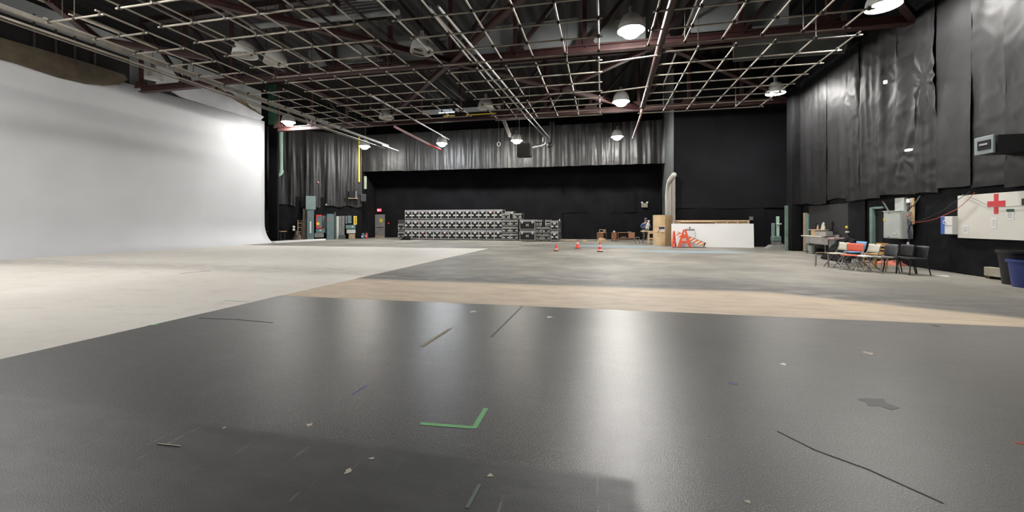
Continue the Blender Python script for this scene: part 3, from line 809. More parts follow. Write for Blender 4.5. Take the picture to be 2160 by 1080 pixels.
# desk, bedside cabinet, sideboard
YD = 32.9
def span(x0, x1, Y): return atY(x0, 490, Y).x, atY(x1, 490, Y).x
x0, x1 = span(1258.6, 1280, YD); hz = zof(490.4, x0, YD)
t = empty('desk', ((x0 + x1) / 2, YD, 0), label='brown wooden desk with a wooden crate on it', cat='desk'); w = x1 - x0
MB().box((0, .35, hz - .025), (w, .7, .05), bev=.008).build('desk_top', M_brown, t)
MB().box((-w / 2 + .27, .35, (hz - .05) / 2), (.5, .64, hz - .05)).build('pedestal', M_brown, t)
for k in range(3): 
    dr = MB().box((-w / 2 + .27, .018, .1 + k * .19), (.44, .02, .17), bev=.005).build('drawer', M_brown, t)
    MB().ball((-w / 2 + .27, 0, .1 + k * .19), .014, u=8, v=6).build('knob', M_mgrey, dr)
MB().box((w / 2 - .04, .35, (hz - .05) / 2), (.05, .6, hz - .05)).build('side_panel', M_darkwood, t)
MB().box((w / 4, .35, hz - .2), (w / 2 - .1, .6, .03)).build('shelf', M_darkwood, t)
a, b = span(1264, 1273.5, YD); zt = hz
t = empty('wooden_crate', ((a + b) / 2, YD + .3, zt), label='small open pale wooden crate on the brown desk', cat='crate'); w = b - a
for s_ in (-1, 1): MB().box((s_ * (w / 2 - .02), 0, .11), (.035, .25, .22)).build('side', M_wood, t)
MB().box((0, 0, .215), (w, .25, .03)).build('top_board', M_wood, t); MB().box((0, 0, .015), (w, .25, .03)).build('bottom_board', M_wood, t)
a, b = span(1274, 1278, YD)
tag(MB().box(((a + b) / 2, YD + .35, zt + .12), (b - a, .2, .24), bev=.03).build('cardboard_box', M_stone), 'tan box beside the wooden crate on the desk', 'box')
x0, x1 = span(1289.3, 1301.4, YD); hz = zof(490.8, x0, YD); w = x1 - x0
t = empty('bedside_cabinet', ((x0 + x1) / 2, YD, 0), label='small brown cabinet with drawers and a white mug on it', cat='cabinet')
MB().box((0, .25, hz / 2 + .03), (w - .05, .45, hz - .08)).build('body', M_brown, t); MB().box((0, .25, hz - .02), (w, .5, .04), bev=.006).build('top', M_brown, t)
for k in range(3):
    dr = MB().box((0, .02, .17 + k * .19), (w - .12, .02, .16), bev=.006).build('drawer', M_brown, t)
    MB().box((0, .002, .17 + k * .19), (.1, .02, .02)).build('handle', M_alu, dr)
for s_ in (-1, 1): MB().box((s_ * (w / 2 - .06), .25, .035), (.05, .4, .07)).build('foot', M_darkwood, t)
xm = atY(1295.3, 489, YD).x
t = empty('mug', (xm, YD + .2, hz), label='white mug on the small brown cabinet', cat='mug')
autosmooth(MB().lathe([(.05, 0), (.065, .02), (.068, .15), (.058, .15), (.055, .03), (.0, .03)], n=16, caps=False).build('cup', M_white, t))
MB().path([(.06, 0, .12), (.105, 0, .11), (.105, 0, .05), (.06, 0, .04)], .01).build('handle', M_white, t)
x0, x1 = span(1303.2, 1339.2, YD); hz = zof(490.2, x0, YD); w = x1 - x0; leg_h = .22
t = empty('sideboard', ((x0 + x1) / 2, YD, 0), label='low reddish sideboard, left part open shelf, right part a plain door', cat='sideboard')
MB().box((0, .25, hz - .02), (w, .5, .04)).build('top', M_brown2, t); MB().box((0, .25, leg_h + .02), (w - .02, .48, .04)).build('bottom', M_brown2, t)
for s_ in (-w / 2 + .02, w / 2 - .02, w * .14): MB().box((s_, .25, (hz + leg_h) / 2), (.035, .48, hz - leg_h - .06)).build('upright', M_brown2, t)
MB().box((0, .48, (hz + leg_h) / 2), (w - .04, .02, hz - leg_h - .06)).build('back_panel', M_darkwood, t)
MB().box((w * .32, .0, (hz + leg_h) / 2), (w * .33, .02, hz - leg_h - .05), bev=.004).build('door', M_brown2, t)
MB().box((-w * .18, .27, leg_h + .2), (w * .6, .4, .025)).build('shelf', M_darkwood, t)
for sx in (-1, 1):
    for y in (.05, .42): MB().box((sx * (w / 2 - .04), y, leg_h / 2), (.05, .05, leg_h)).build('leg', M_brown2, t)
xm = atY(1316, 500, YD).x
tag(MB().box((xm, YD + .26, leg_h + .04 + .05), (.42, .25, .1), bev=.01).build('paper_stack', M_mgrey), 'grey stack lying in the open shelf of the sideboard', 'stack')
xm = atY(1331.5, 489.5, YD).x
tag(MB().box((xm - .12, YD + .2, hz + .03), (.3, .3, .06), bev=.015).build('folded_cloth', M_mgrey), 'dark folded cloth on top of the sideboard', 'cloth')
p = fl(1269.5, 510.6)
heap((p.x, p.y + .3), .40, .3, .40, 'burlap_sack', M_stone, 'lumpy tan sack on the floor in front of the desk', 'sack', 9)
# scrap wood
for (px, py, w, rz, lb) in [(1198, 508, .55, .3, 'pale scrap board on the floor, left of three near the cases'), (1209, 507.5, .5, -.5, 'pale scrap board on the floor, middle of three near the cases'), (1234, 509, .36, .1, 'thick pale wood block on the floor, right of the scrap boards')]:
    p = fl(px, py); tag(MB().box((p.x, p.y, .04), (w, .16, .08 if w > .4 else .1), rz=rz, bev=.01).build('scrap_wood', M_wood), lb, 'wood', 'scrap wood on the far floor')
# little step stool
def small_stool(px, py, label):
    p = fl(px, py); t = empty('step_stool', p, label=label, cat='stool')
    MB().box((0, .15, .45), (.26, .28, .04), bev=.01).build('seat', M_mgrey, t)
    for sx in (-1, 1):
        for y in (.03, .27): MB().tube((sx * .11, y, .44), (sx * .14, y - .02, 0), .014).build('leg', M_mgrey, t)
    MB().box((0, .05, .2), (.24, .05, .03)).build('step', M_mgrey, t)
small_stool(1345, 514.5, 'small dark step stool left of the seated person')
# ---- tall work table
YT = 28.9
x0, x1 = span(1353.2, 1392, YT); hz = zof(487.2, x0, YT)
t = empty('work_table', ((x0 + x1) / 2, YT, 0), label='tall pale lumber work table behind the plywood booth', cat='table'); w = x1 - x0
MB().box((0, .35, hz - .03), (w, .7, .06), bev=.006).build('table_top', M_wood, t)
xlg = atY(1368.4, 500, YT).x - (x0 + x1) / 2
MB().box(((xlg + w / 2) / 2, .03, hz - .12), (w / 2 - xlg, .05, .13)).build('apron', M_wood, t)
MB().box(((xlg + w / 2) / 2, .03, zof(503, x0, YT)), (w / 2 - xlg, .05, .10)).build('stretcher', M_wood, t)
for x in (xlg, w / 2 - .06):
    for y in (.03, .64): MB().box((x, y, (hz - .06) / 2), (.10, .06, hz - .06)).build('leg', M_wood, t)
# ---- plywood booth with a square opening
YP = 27.55
pa, pb = atY(1380.3, 500, YP), atY(1402.6, 500, YP); pc = atY(1419.3, 500, YP + .55)
z1 = zof(453.6, pa.x, YP)
oa, ob = atY(1389.6, 480, YP).x, atY(1402.0, 480, YP).x
zo1, zo0 = zof(478.8, pa.x, YP), zof(488.2, pa.x, YP)
t = empty('plywood_booth', ((pa.x + pb.x) / 2, YP, 0), label='tall bare plywood booth with a small square opening', cat='booth'); ox = (pa.x + pb.x) / 2
fp = MB()
fp.box(((pa.x + oa) / 2 - ox, 0, z1 / 2), (oa - pa.x, .03, z1)).box(((ob + pb.x) / 2 - ox, 0, z1 / 2), (pb.x - ob, .03, z1))
fp.box(((oa + ob) / 2 - ox, 0, zo0 / 2), (ob - oa, .03, zo0)).box(((oa + ob) / 2 - ox, 0, (zo1 + z1) / 2), (ob - oa, .03, z1 - zo1))
fp.build('front_panel', M_ply, t)
MB().bar((pb.x - ox, 0, z1 / 2), (pc.x - ox, .55, z1 / 2), .03, z1 - .004).build('side_panel', M_ply, t)
MB().bar((pa.x - ox + .015, .02, z1 / 2), (pa.x - ox + .015, .75, z1 / 2), .03, z1 - .004).build('side_panel', M_ply, t)
f2 = MB()
for (u0, u1, v0, v1) in [(oa - .05, ob + .02, zo1, zo1 + .06), (oa - .05, ob + .02, zo0 - .06, zo0), (oa - .06, oa, zo0 - .06, zo1 + .06)]:
    f2.box(((u0 + u1) / 2 - ox, -.018, (v0 + v1) / 2), (u1 - u0, .012, v1 - v0))
f2.build('opening_trim', M_wood, t)
MB().box((0, -.017, zof(491, pa.x, YP)), (pb.x - pa.x, .006, .014)).build('seam', M_brown, t)
zz = (zo0 + zo1) / 2 + .03
tag(MB().box(((oa + ob) / 2, YP + .16, zz + .10), (ob - oa + .3, .03, .22)).build('blue_card', M_blue), 'blue panel showing through the opening of the plywood booth', 'panel')
tag(MB().box(((oa + ob) / 2, YP + .13, zz - .13), (ob - oa + .2, .02, .24)).build('pale_card', M_paper), 'pale card below the blue panel in the booth opening', 'card')
# ---- flats
YF = 24.75
a, b = fl(1416.5, 520.1), fl(1590.6, 522.8)
hz = 1.40
t = empty('white_flat', ((a.x + b.x) / 2, (a.y + b.y) / 2, 0), label='long low white scenery flat standing on the floor', cat='scenery flat', rz=math.atan2(b.y - a.y, b.x - a.x)); w = (b - a).length
t.rotation_euler.x = -.06
MB().box((0, .01, hz / 2), (w, .02, hz)).build('face', M_white, t)
for x in (-w / 2 + .03, -w / 4, 0, w / 4, w / 2 - .03): MB().box((x, .06, hz / 2), (.05, .07, hz - .1)).build('stud', M_wood, t)
for z in (.03, hz - .03): MB().box((0, .06, z), (w, .07, .05)).build('rail', M_wood, t)
def on_flat(px, py):  # point on the white flat's front
    q, u, n_ = on_line(px, (a.x, a.y), (b.x, b.y), .03); return q
q0, q1 = on_flat(1445.5, 0), on_flat(1465, 0)
rzf = math.atan2(b.y - a.y, b.x - a.x)
c = (q0 + q1) / 2; wq = (q1 - q0).length
zt, zb = zof(486.8, c.x, c.y), 0
o = MB().box((c.x, c.y - .03, (zt) / 2), (wq, .02, zt), rot=Matrix.Rotation(rzf, 3, 'Z') @ Matrix.Rotation(-.05, 3, 'X')).build('white_board', mat('board_white', (.72, .71, .74), .5)); tag(o, 'upright white board leaning on the white flat behind the barricade', 'board')
o = MB().box((c.x, c.y + .0, zof(484.8, c.x, c.y)), (wq + .02, .03, .09), rz=rzf).build('grey_ledge', M_mgrey); tag(o, 'grey strip on the white flat above the leaning white board', 'strip')
q = on_flat(1455, 0); o = MB().box((q.x, q.y, zof(480.4, q.x, q.y)), (.06, .03, .10)).build('red_bracket', M_darkwood); tag(o, 'tiny dark red bracket on the white flat', 'bracket')
# wooden flats behind, their frames showing
a2, b2 = atY(1419.5, 480, 27.0), atY(1581, 480, 27.0)
hz2 = zof(464.6, a2.x, 27.0)
t = empty('wooden_flat', ((a2.x + b2.x) / 2, 27.0, 0), label='long pale wooden flat behind the white one, its frame facing out', cat='scenery flat'); w = b2.x - a2.x
MB().box((0, .09, hz2 / 2), (w, .02, hz2)).build('backing', mat('pale_ply', (.70, .58, .43), .6, var=.1), t)
for k in range(8): MB().box((-w / 2 + .05 + (w - .1) * k / 7, .04, hz2 / 2), (.09, .07, hz2 - .1)).build('stud', M_wood, t)
MB().box((0, .04, hz2 - .04), (w, .09, .08)).build('top_rail', M_wood, t)
MB().box((0, .04, .05), (w, .08, .09)).build('bottom_rail', M_wood, t)
MB().box((0, .045, hz2 * .82), (w, .06, .07)).build('middle_rail', M_wood, t)
a3, b3 = atY(1435.5, 467, 26.88).x, atY(1506, 467, 26.88).x
z3 = zof(467.2, a3, 26.88)
tag(MB().box(((a3 + b3) / 2, 26.93, z3), (b3 - a3, .10, .08), bev=.005).build('loose_rail', M_wood), 'loose lumber laid along the top of the wooden flat', 'lumber')
# ---- barricades
def a_frame(px, py, h, w, rz, label):
    p = fl(px, py)
    t = empty('barricade', p, rz, label=label, cat='barricade', group='orange A-frame barricades')
    for s_ in (-1, 1): MB().prism([(s_ * w / 2, -.03, 0), (s_ * (w / 2 - .15), -.03, 0), (s_ * .015, -.03, h - .06), (s_ * .09, -.03, h - .02)], (0, .06, 0)).build('leg', M_orange2, t)
    MB().box((0, 0, h * .30), (w * .62, .05, h * .14), bev=.01).build('crossbar', M_orange2, t)
    MB().box((0, 0, h * .62), (.22, .055, h * .17), bev=.01).build('web', M_orange2, t)
    MB().box((0, 0, h - .02), (.17, .07, .10), bev=.02).build('handle', M_orange2, t)
    return t
a_frame(1444, 521.6, 1.03, .80, .12, 'orange A-frame barricade facing the camera in front of the white flat')
a_frame(1421.5, 521.0, .93, .62, 1.05, 'orange A-frame barricade turned sideways beside the plywood booth')
pA, pB = fl(1427, 520.9), fl(1487, 521.4)
A3 = Vector((pA.x, pA.y + .02, .80)); B3 = Vector((pB.x, pB.y - .05, .13))
t = empty('barricade_board', (A3 + B3) / 2, label='orange and white striped board sloping from the A-frames to the floor', cat='barricade board')
dirv = (B3 - A3); Lb = dirv.length; dirv.normalize()
wd = dirv.cross(Vector((0, 1, 0))).normalized(); wd = wd if wd.z > 0 else -wd
dep_ = wd.cross(dirv).normalized()
if dep_.y > 0: dep_ = -dep_
R = Matrix((dirv, -dep_, wd)).transposed()
MB().box((0, 0, 0), (Lb, .03, .24), rot=R).build('board', M_refl, t)
sb = MB(); ns = 8
for k in range(ns):
    u0 = -Lb / 2 + Lb * (k + .15) / ns; u1 = u0 + Lb * .5 / ns; sh = .09
    pts = [(u0 + sh, .115), (u1 + sh, .115), (u1 - sh, -.115), (u0 - sh, -.115)]
    pts = [(max(-Lb / 2, min(Lb / 2, u)), v) for u, v in pts]
    sb.prism([dirv * u + wd * v + dep_ * .016 for u, v in pts], dep_ * .004)
sb.build('stripes', M_stripe_o, t)
MB().bar(dirv * (Lb / 2 - .05) - wd * .12, dirv * (Lb / 2 - .05) + wd * .12, .08, .06).build('end_cap', M_rubber, t)
MB().bar(dirv * (-Lb / 2) + wd * .125, dirv * (Lb / 2) + wd * .125, .04, .02).build('edge_strip', M_rubber, t)
p0, p1 = fl(1419, 522.6), fl(1489, 522.8)
tag(MB().box(((p0.x + p1.x) / 2, (p0.y + p1.y) / 2, .015), ((p1 - p0).length, .12, .03), rz=math.atan2(p1.y - p0.y, p1.x - p0.x)).build('rubber_strip', M_rubber), 'black rubber strip on the floor in front of the barricades', 'strip')
# cable reel behind the barricades
p = fl(1436, 520.3)
t = empty('cable_reel', (p.x, p.y + .28, .33), label='pale wooden cable reel half hidden behind the barricades', cat='cable reel')
for y in (-.09, .09):
    rr = MB().lathe([(.23, y - .015), (.33, y - .015), (.33, y + .015), (.23, y + .015)], n=24, axis='Y', caps=False)
    for k in range(3): 
        an = PI * k / 3; rr.bar((-.25 * math.cos(an), y, -.25 * math.sin(an)), (.25 * math.cos(an), y, .25 * math.sin(an)), .03, .05)
    rr.build('flange', M_wood, t)
MB().lathe([(.12, -.08), (.12, .08)], n=16, axis='Y').build('drum', M_darkwood, t)
p = fl(1427.5, 519); heap((p.x + .1, p.y + .25), .18, .14, .12, 'yellow_cord_pile', mat('yellow_cord', (.62, .52, .14), .6), 'pile of yellow cord on the floor between the barricades', 'cord', 14)

# ================================================================== PERSON WITH DOG
def skin(name, verts, edges, radii, m, parent=None, sub=2):
    me = bpy.data.meshes.new(name); me.from_pydata([tuple(v) for v in verts], edges, []); me.update()
    o = bpy.data.objects.new(name, me); COL.objects.link(o)
    if parent: o.parent = parent
    me.materials.append(m)
    sk = o.modifiers.new('skin', 'SKIN'); sk.use_smooth_shade = True
    for i, r in enumerate(radii):
        v = me.skin_vertices[0].data[i]; v.radius = (r, r) if not isinstance(r, tuple) else r; v.use_root = (i == 0)
    if sub: 
        sb_ = o.modifiers.new('sub', 'SUBSURF'); sb_.levels = sub; sb_.render_levels = sub
    return o
pp = atY(1362, 490, 29.75)
YPn = 29.75
per = empty('person', (pp.x, YPn, 0), label='person in a blue sweater and navy cap holding a small white dog', cat='person')
SH = zof(458.5, pp.x, YPn) - 1.80     # lift so that the cap reaches its height
sz = .86 + SH
# seated body, facing -Y (towards the camera); x to the right as seen
V = [(0, 0, sz), (0, .01, sz + .18), (0, .02, sz + .38), (0, .02, sz + .52), (0, .01, sz + .60), (0, -.01, sz + .70), (0, -.01, sz + .80), (0, 0, sz + .88)]
Rr = [.14, .12, .12, .085, .052, .075, .095, .06]
Ed = [(0, 1), (1, 2), (2, 3), (3, 4), (4, 5), (5, 6), (6, 7)]
def chain(start, pts, rs):
    prev = start
    for p, r in zip(pts, rs):
        V.append(p); Rr.append(r); Ed.append((prev, len(V) - 1)); prev = len(V) - 1
    return prev
wrists = []
for s_ in (-1, 1):
    el = (s_ * .29, -.02, sz + .24)
    wr = (-.02, -.27, sz + .27) if s_ < 0 else (.16, -.27, sz + .30)
    w_ = chain(3, [(s_ * .19, .02, sz + .50), (s_ * .25, .0, sz + .38), el, ((el[0] + wr[0]) / 2, (el[1] + wr[1]) / 2 - .02, sz + .25), wr], [.055, .048, .042, .040, .032])
    pm = (wr[0] + .05 * (-s_), wr[1] - .03, wr[2] + .015)
    pmi = chain(w_, [pm], [.036])
    for f_ in range(4):
        a_ = (pm[0] + .035 * (-s_), pm[1] - .035 + .012 * f_, pm[2] + .028 - .02 * f_); b_ = (a_[0] + .035 * (-s_), a_[1] + .015, a_[2] + .004)
        c_ = (b_[0] + .012 * (-s_), b_[1] + .03, b_[2])
        chain(pmi, [a_, b_, c_], [.011, .010, .009])
    chain(w_, [(wr[0], wr[1] - .04, wr[2] + .04), (wr[0] - .03 * s_, wr[1] - .05, wr[2] + .07)], [.013, .011])
for s_ in (-1, 1):
    kn = (s_ * .13, -.40, sz - .02)
    chain(0, [(s_ * .10, -.03, sz - .03), (s_ * .12, -.22, sz), kn, (s_ * .13, -.38, sz - .20), (s_ * .13, -.34, sz - .40), (s_ * .14, -.42, sz - .45)], [.10, .085, .068, .06, .045, .045])
body = skin('body', V, Ed, Rr, M_skin, per, 1)
# face
hx, hy, hz_ = 0, -.01, sz + .775
fc = MB(); fc.ball((hx, hy - .098, hz_ - .01), .020, (.8, 1.2, 1.3)).build('nose', M_skin, per, smooth=True)
for s_ in (-1, 1):
    MB().ball((s_ * .035, hy - .083, hz_ + .018), .013).build('eye', M_rubber, per, smooth=True)
    MB().ball((s_ * .094, hy + .005, hz_ - .005), .028, (.4, .8, 1.2)).build('ear', M_skin, per, smooth=True)
MB().box((0, hy - .088, hz_ - .055), (.05, .012, .010)).build('mouth', M_darkwood, per)
MB().ball((0, .012, hz_ + .01), .102, (1, 1, 1.02)).build('hair', M_darkwood, per, smooth=True)
cp_ = MB().ball((0, .0, hz_ + .055), .112, (1, 1.05, .78), 16, 10).build('cap', M_cap, per, smooth=True)
MB().prism([(-.085, -.08, hz_ + .055), (.085, -.08, hz_ + .055), (.06, -.19, hz_ + .04), (-.06, -.19, hz_ + .04)], (0, 0, .012)).build('brim', M_cap, cp_)
MB().box((0, -.108, hz_ + .095), (.07, .02, .04)).build('cap_badge', M_refl, cp_)
# sweater (torso and sleeves), trousers, boots
V, Ed, Rr = [(0, 0, sz - .02), (0, .01, sz + .18), (0, .02, sz + .38), (0, .02, sz + .53)], [(0, 1), (1, 2), (2, 3)], [(.20, .16), (.19, .155), (.20, .165), (.14, .12)]
for s_ in (-1, 1):
    el = (s_ * .29, -.02, sz + .24); wr = (-.02, -.26, sz + .27) if s_ < 0 else (.16, -.26, sz + .30)
    chain(3, [(s_ * .20, .02, sz + .49), (s_ * .26, .0, sz + .37), el, ((el[0] + wr[0]) / 2, (el[1] + wr[1]) / 2 - .02, sz + .25), wr], [.11, .092, .074, .062, .046])
skin('sweater', V, Ed, Rr, M_shirt, per, 1)
V, Ed, Rr = [(0, 0, sz)], [], [.17]
for s_ in (-1, 1):
    chain(0, [(s_ * .11, -.05, sz - .02), (s_ * .125, -.22, sz), (s_ * .13, -.40, sz - .02), (s_ * .13, -.38, sz - .20), (s_ * .13, -.345, sz - .34)], [.12, .10, .085, .08, .07])
skin('trousers', V, Ed, Rr, M_jeans, per, 1)
for s_ in (-1, 1): MB().ball((s_ * .135, -.42, sz - .45), .065, (.8, 1.9, .8)).build('shoe', M_rubber, per, smooth=True)
# stool
t = empty('bar_stool', (pp.x, YPn + .03, 0), label='dark high stool under the seated person', cat='stool')
autosmooth(MB().lathe([(.17, sz - .20), (.18, sz - .17), (.17, sz - .14)], n=16).build('seat', M_rubber, t))
for sx in (-1, 1):
    for sy in (-1, 1): MB().tube((sx * .11, sy * .11, sz - .18), (sx * .2, sy * .2, 0), .018).build('leg', M_mgrey, t)
MB().path([(.17 * math.cos(2 * PI * k / 16), .17 * math.sin(2 * PI * k / 16), .33) for k in range(17)], .012).build('foot_ring', M_mgrey, t)
# dog, held upright against the chest
dz = sz + .25
V = [(.08, -.30, dz), (.10, -.30, dz + .12), (.13, -.30, dz + .24), (.16, -.30, dz + .33), (.17, -.32, dz + .42)]
Rr = [.085, .10, .095, .06, .075]; Ed = [(0, 1), (1, 2), (2, 3), (3, 4)]
chain(4, [(.17, -.40, dz + .40), (.17, -.44, dz + .39)], [.04, .028])
for s_ in (-1, 1):
    chain(4, [(.17 + s_ * .06, -.30, dz + .46), (.17 + s_ * .085, -.30, dz + .42)], [.028, .018])
    chain(2, [(.13 + s_ * .07, -.36, dz + .20), (.13 + s_ * .09, -.40, dz + .10)], [.035, .026])
    chain(0, [(.08 + s_ * .07, -.34, dz - .06), (.08 + s_ * .07, -.38, dz - .14)], [.04, .03])
chain(0, [(.0, -.27, dz - .05), (-.04, -.27, dz - .12)], [.03, .02])
dog = empty('dog', (pp.x, YPn, 0), label='small fluffy white dog held up in the arms of the person', cat='dog')
skin('body', V, Ed, Rr, M_fur, dog, 2)
MB().ball((.17, -.472, dz + .395), .014).build('nose', M_rubber, dog, smooth=True)
for s_ in (-1, 1): MB().ball((.17 + s_ * .03, -.39, dz + .44), .010).build('eye', M_rubber, dog, smooth=True)

# ================================================================== CHAIRS ON THE RIGHT
def chair(px, py, rz, style, seat_m, back_m, leg_m, label, h=.80, cat='chair'):
    p = fl(px, py)
    t = empty('folding_chair' if style == 'fold' else ('wooden_chair' if style == 'wood' else 'stacking_chair'), p, rz, label=label, cat=cat, group='chairs in the row by the right wall')
    sw, sd, sh = .44, .40, .45
    if style == 'fold':
        for s_ in (-1, 1):
            autosmooth(MB().path([(s_ * .215, -.28, 0), (s_ * .215, .16, .56), (s_ * .215, .22, h - .02)], .0145, 8).build('leg', leg_m, t))
            autosmooth(MB().path([(s_ * .19, .27, 0), (s_ * .19, -.18, sh - .02)], .0145, 8).build('leg', leg_m, t))
        MB().tube((-.215, -.20, .10), (.215, -.20, .10), .011, 6).build('stretcher', leg_m, t)
        MB().tube((-.19, .19, .10), (.19, .19, .10), .011, 6).build('stretcher', leg_m, t)
        MB().box((0, -.03, sh), (sw, sd, .035), bev=.015).build('seat', seat_m, t)
        def bk(u, v):
            x = (u - .5) * .46; return Vector((x, .175 + .06 * v + .035 * (1 - (2 * u - 1) ** 2), h - .24 + (.25 - .05 * max(0, 1 - abs(2 * u - 1) * 5) * (1 if back_m is M_cream else 0)) * v))
        o = MB().sheet(20, 4, bk).build('backrest', back_m, t, smooth=True); sm = o.modifiers.new('s', 'SOLIDIFY'); sm.thickness = .02
    elif style == 'wood':
        for s_ in (-1, 1):
            MB().bar((s_ * .19, .20, 0), (s_ * .19, .24, h), .035, .035).build('leg', M_oak, t)
            MB().bar((s_ * .19, -.20, 0), (s_ * .19, -.19, sh), .035, .035).build('leg', M_oak, t)
            MB().bar((s_ * .19, -.19, .16), (s_ * .19, .2, .16), .025, .03).build('stretcher', M_oak, t)
        MB().box((0, 0, sh), (sw, .43, .035), bev=.01).build('seat', M_oak, t)
        for z, hh in ((h - .06, .12), (h - .2, .05), (h - .3, .05)): MB().box((0, .235, z), (.40, .025, hh), bev=.006).build('back_slat', M_oak, t)
    else:
        for s_ in (-1, 1):
            autosmooth(MB().path([(s_ * .24, -.25, 0), (s_ * .215, -.20, sh - .03)], .014, 8).build('leg', leg_m, t))
            autosmooth(MB().path([(s_ * .24, .26, 0), (s_ * .215, .17, sh - .03), (s_ * .215, .23, h - .08)], .014, 8).build('leg', leg_m, t))
        MB().tube((-.215, -.19, sh - .04), (.215, -.19, sh - .04), .012, 6).build('seat_rail', leg_m, t)
        MB().box((0, -.02, sh), (.47, .45, .05), bev=.02).build('seat', seat_m, t)
        def bk(u, v):
            x = (u - .5) * .48; return Vector((x * (1 - .06 * v), .20 + .05 * v + .05 * (1 - (2 * u - 1) ** 2), h - .36 + .36 * v))
        o = MB().sheet(16, 6, bk).build('backrest', back_m, t, smooth=True); sm = o.modifiers.new('s', 'SOLIDIFY'); sm.thickness = .03
    return t
M_oak = mat('golden_oak', (.52, .29, .10), .45, var=.15, vscale=5)
RZ = -math.radians(82)
chair(1766, 563.5, RZ, 'fold', M_cream, M_cream, M_mgrey, 'cream folding chair at the left end of the row, next to the black coat')
chair(1797, 569, RZ + .55, 'fold', M_coral, M_coral, M_leg, 'coral red folding chair in the row')
chair(1803, 559.5, RZ, 'fold', M_lblue, M_lblue, M_mgrey, 'light blue folding chair half hidden behind the coral red one')
chair(1829, 572, RZ, 'fold', M_white, M_cream, M_leg, 'cream folding chair between the coral red and the wooden chair')
chair(1846, 565.5, RZ + .1, 'wood', M_oak, M_oak, M_oak, 'golden wooden chair with a slatted back, behind the row')
chair(1863, 574.5, RZ, 'stack', M_stain, M_graypl, M_leg, 'stacking chair with dark grey plastic back and light steel legs', h=.82)
chair(1896, 575.5, RZ - .05, 'stack', M_blackpl, M_blackpl, M_rubber, 'black stacking chair, second from the right end of the row', h=.82)
chair(1926, 579, RZ - .1, 'stack', M_blackpl, M_blackpl, M_rubber, 'black stacking chair at the right end of the row', h=.80)
p = fl(1734, 562)
t = empty('metal_stool', p, -.5, label='backless thin metal stool with beige straps, left of all the chairs', cat='stool')
for sx in (-1, 1):
    autosmooth(MB().path([(sx * .17, -.16, 0), (sx * .16, -.15, .44), (sx * .16, .15, .44), (sx * .17, .16, 0)], .012, 6).build('leg_loop', M_leg, t))
for y in (-.08, .06): MB().bar((-.16, y, .455), (.16, y + .05, .46), .05, .02).build('strap', M_stone, t)
p = fl(1886, 558); heap((p.x, p.y), .75, .4, .16, 'orange_cord_pile', mat('coral_cord', (.62, .17, .12), .6, var=.3, vscale=20, bump=.8, bscale=30), 'pile of coral coloured cord on the floor behind the black chairs', 'cord', 21)

# ================================================================== RIGHT WALL THINGS
RP, RQ = (XR, 23.4), (XR, 6.0)
def rwall(name, x0, x1, y0, y1, dep, m, label, cat, base=0.0, bev=.01, group=None):
    B = wallbox(x0, x1, y0, y1, dep, RP, RQ, base)
    o = wb_mesh(name, B, m, bev); return tag(o, label, cat, group)
o = rwall('green_post', 1699.5, 1704.5, 451, 529.5, .12, M_jamb, 'narrow grey-green post standing behind the steel sink', 'post')
o = rwall('timber_post', 1693.8, 1698.6, 449, 529.5, .14, M_stone, 'narrow tan post beside the far right pillar', 'post')
# black doors and doorway
B = wallbox(1706, 1789, 432, 526, .07, RP, RQ); o = wb_mesh('door_1', B, mat('black_board', (.014, .014, .015), .7)); struct(o)
o = rwall('door_lock', 1782.5, 1786.5, 476.5, 481.5, .10, M_yellow, 'small yellow plate on the black board door', 'plate', .0)
o = rwall('metal_plate', 1782.5, 1788, 488, 490.8, .12, M_latch, 'small pale metal plate below the yellow plate', 'plate', .0)
B = wallbox(1846, 1862, 440, 520, .02, RP, RQ, .0); struct(wb_mesh('door_2', B, M_dark))
for (x0, x1, y0, y1) in [(1833.5, 1839.5, 437.5, 520)]:
    o = rwall('door_jamb', x0, x1, y0, y1, .14, M_jamb, 'grey-green door jamb left of the dark doorway', 'door jamb')
o = rwall('door_jamb', 1841, 1845.5, 440, 519.5, .05, mat('green_jamb_dark', (.06, .11, .09), .6), 'darker green inner jamb of the dark doorway', 'door jamb')
o = rwall('door_lintel', 1839.8, 1862, 436, 440.5, .12, M_jamb, 'grey-green lintel above the dark doorway', 'lintel')
# grey switch cabinet
B = wallbox(1863.2, 1901, 445.5, 503, .34, RP, RQ, .06)
t = empty('switch_cabinet', B['loc'], B['rz'], label='light grey metal switch cabinet on the wall behind the chairs', cat='cabinet')
MB().box((0, 0, B['h'] / 2), (B['w'], B['d'], B['h']), bev=.012).build('body', M_lgrey, t)
MB().box((0, -B['d'] / 2 - .008, B['h'] / 2), (B['w'] - .06, .012, B['h'] - .06), bev=.004).build('door', M_lgrey, t)
MB().box((-B['w'] * .42, -B['d'] / 2 - .017, B['h'] * .70), (.10, .004, .09)).build('yellow_sticker', M_yellow, t)
for z in (.06, B['h'] - .06): MB().box((-B['w'] * .16, -B['d'] / 2 - .02, z), (.05, .02, .025)).build('latch', M_mgrey, t)
MB().box((B['w'] * .18, -B['d'] / 2 - .02, B['h'] * .17), (.16, .012, .03)).build('latch', M_latch, t)
MB().box((0, -B['d'] / 2 - .01, B['h'] + .008), (B['w'], .05, .016)).build('top_flange', M_paper, t)
o = rwall('duct_cover', 1887, 1906, 417.5, 445, .16, M_lgrey, 'grey duct cover above the switch cabinet', 'duct', .02)
o = rwall('wall_board', 1918.8, 1927.5, 417.5, 473, .04, M_ply, 'narrow plywood board behind the tangle of cables', 'board', .09)
o = rwall('white_junction_box', 1910.6, 1918.4, 419.5, 428, .1, M_paper, 'small white box at the top of the plywood board', 'box', .09)
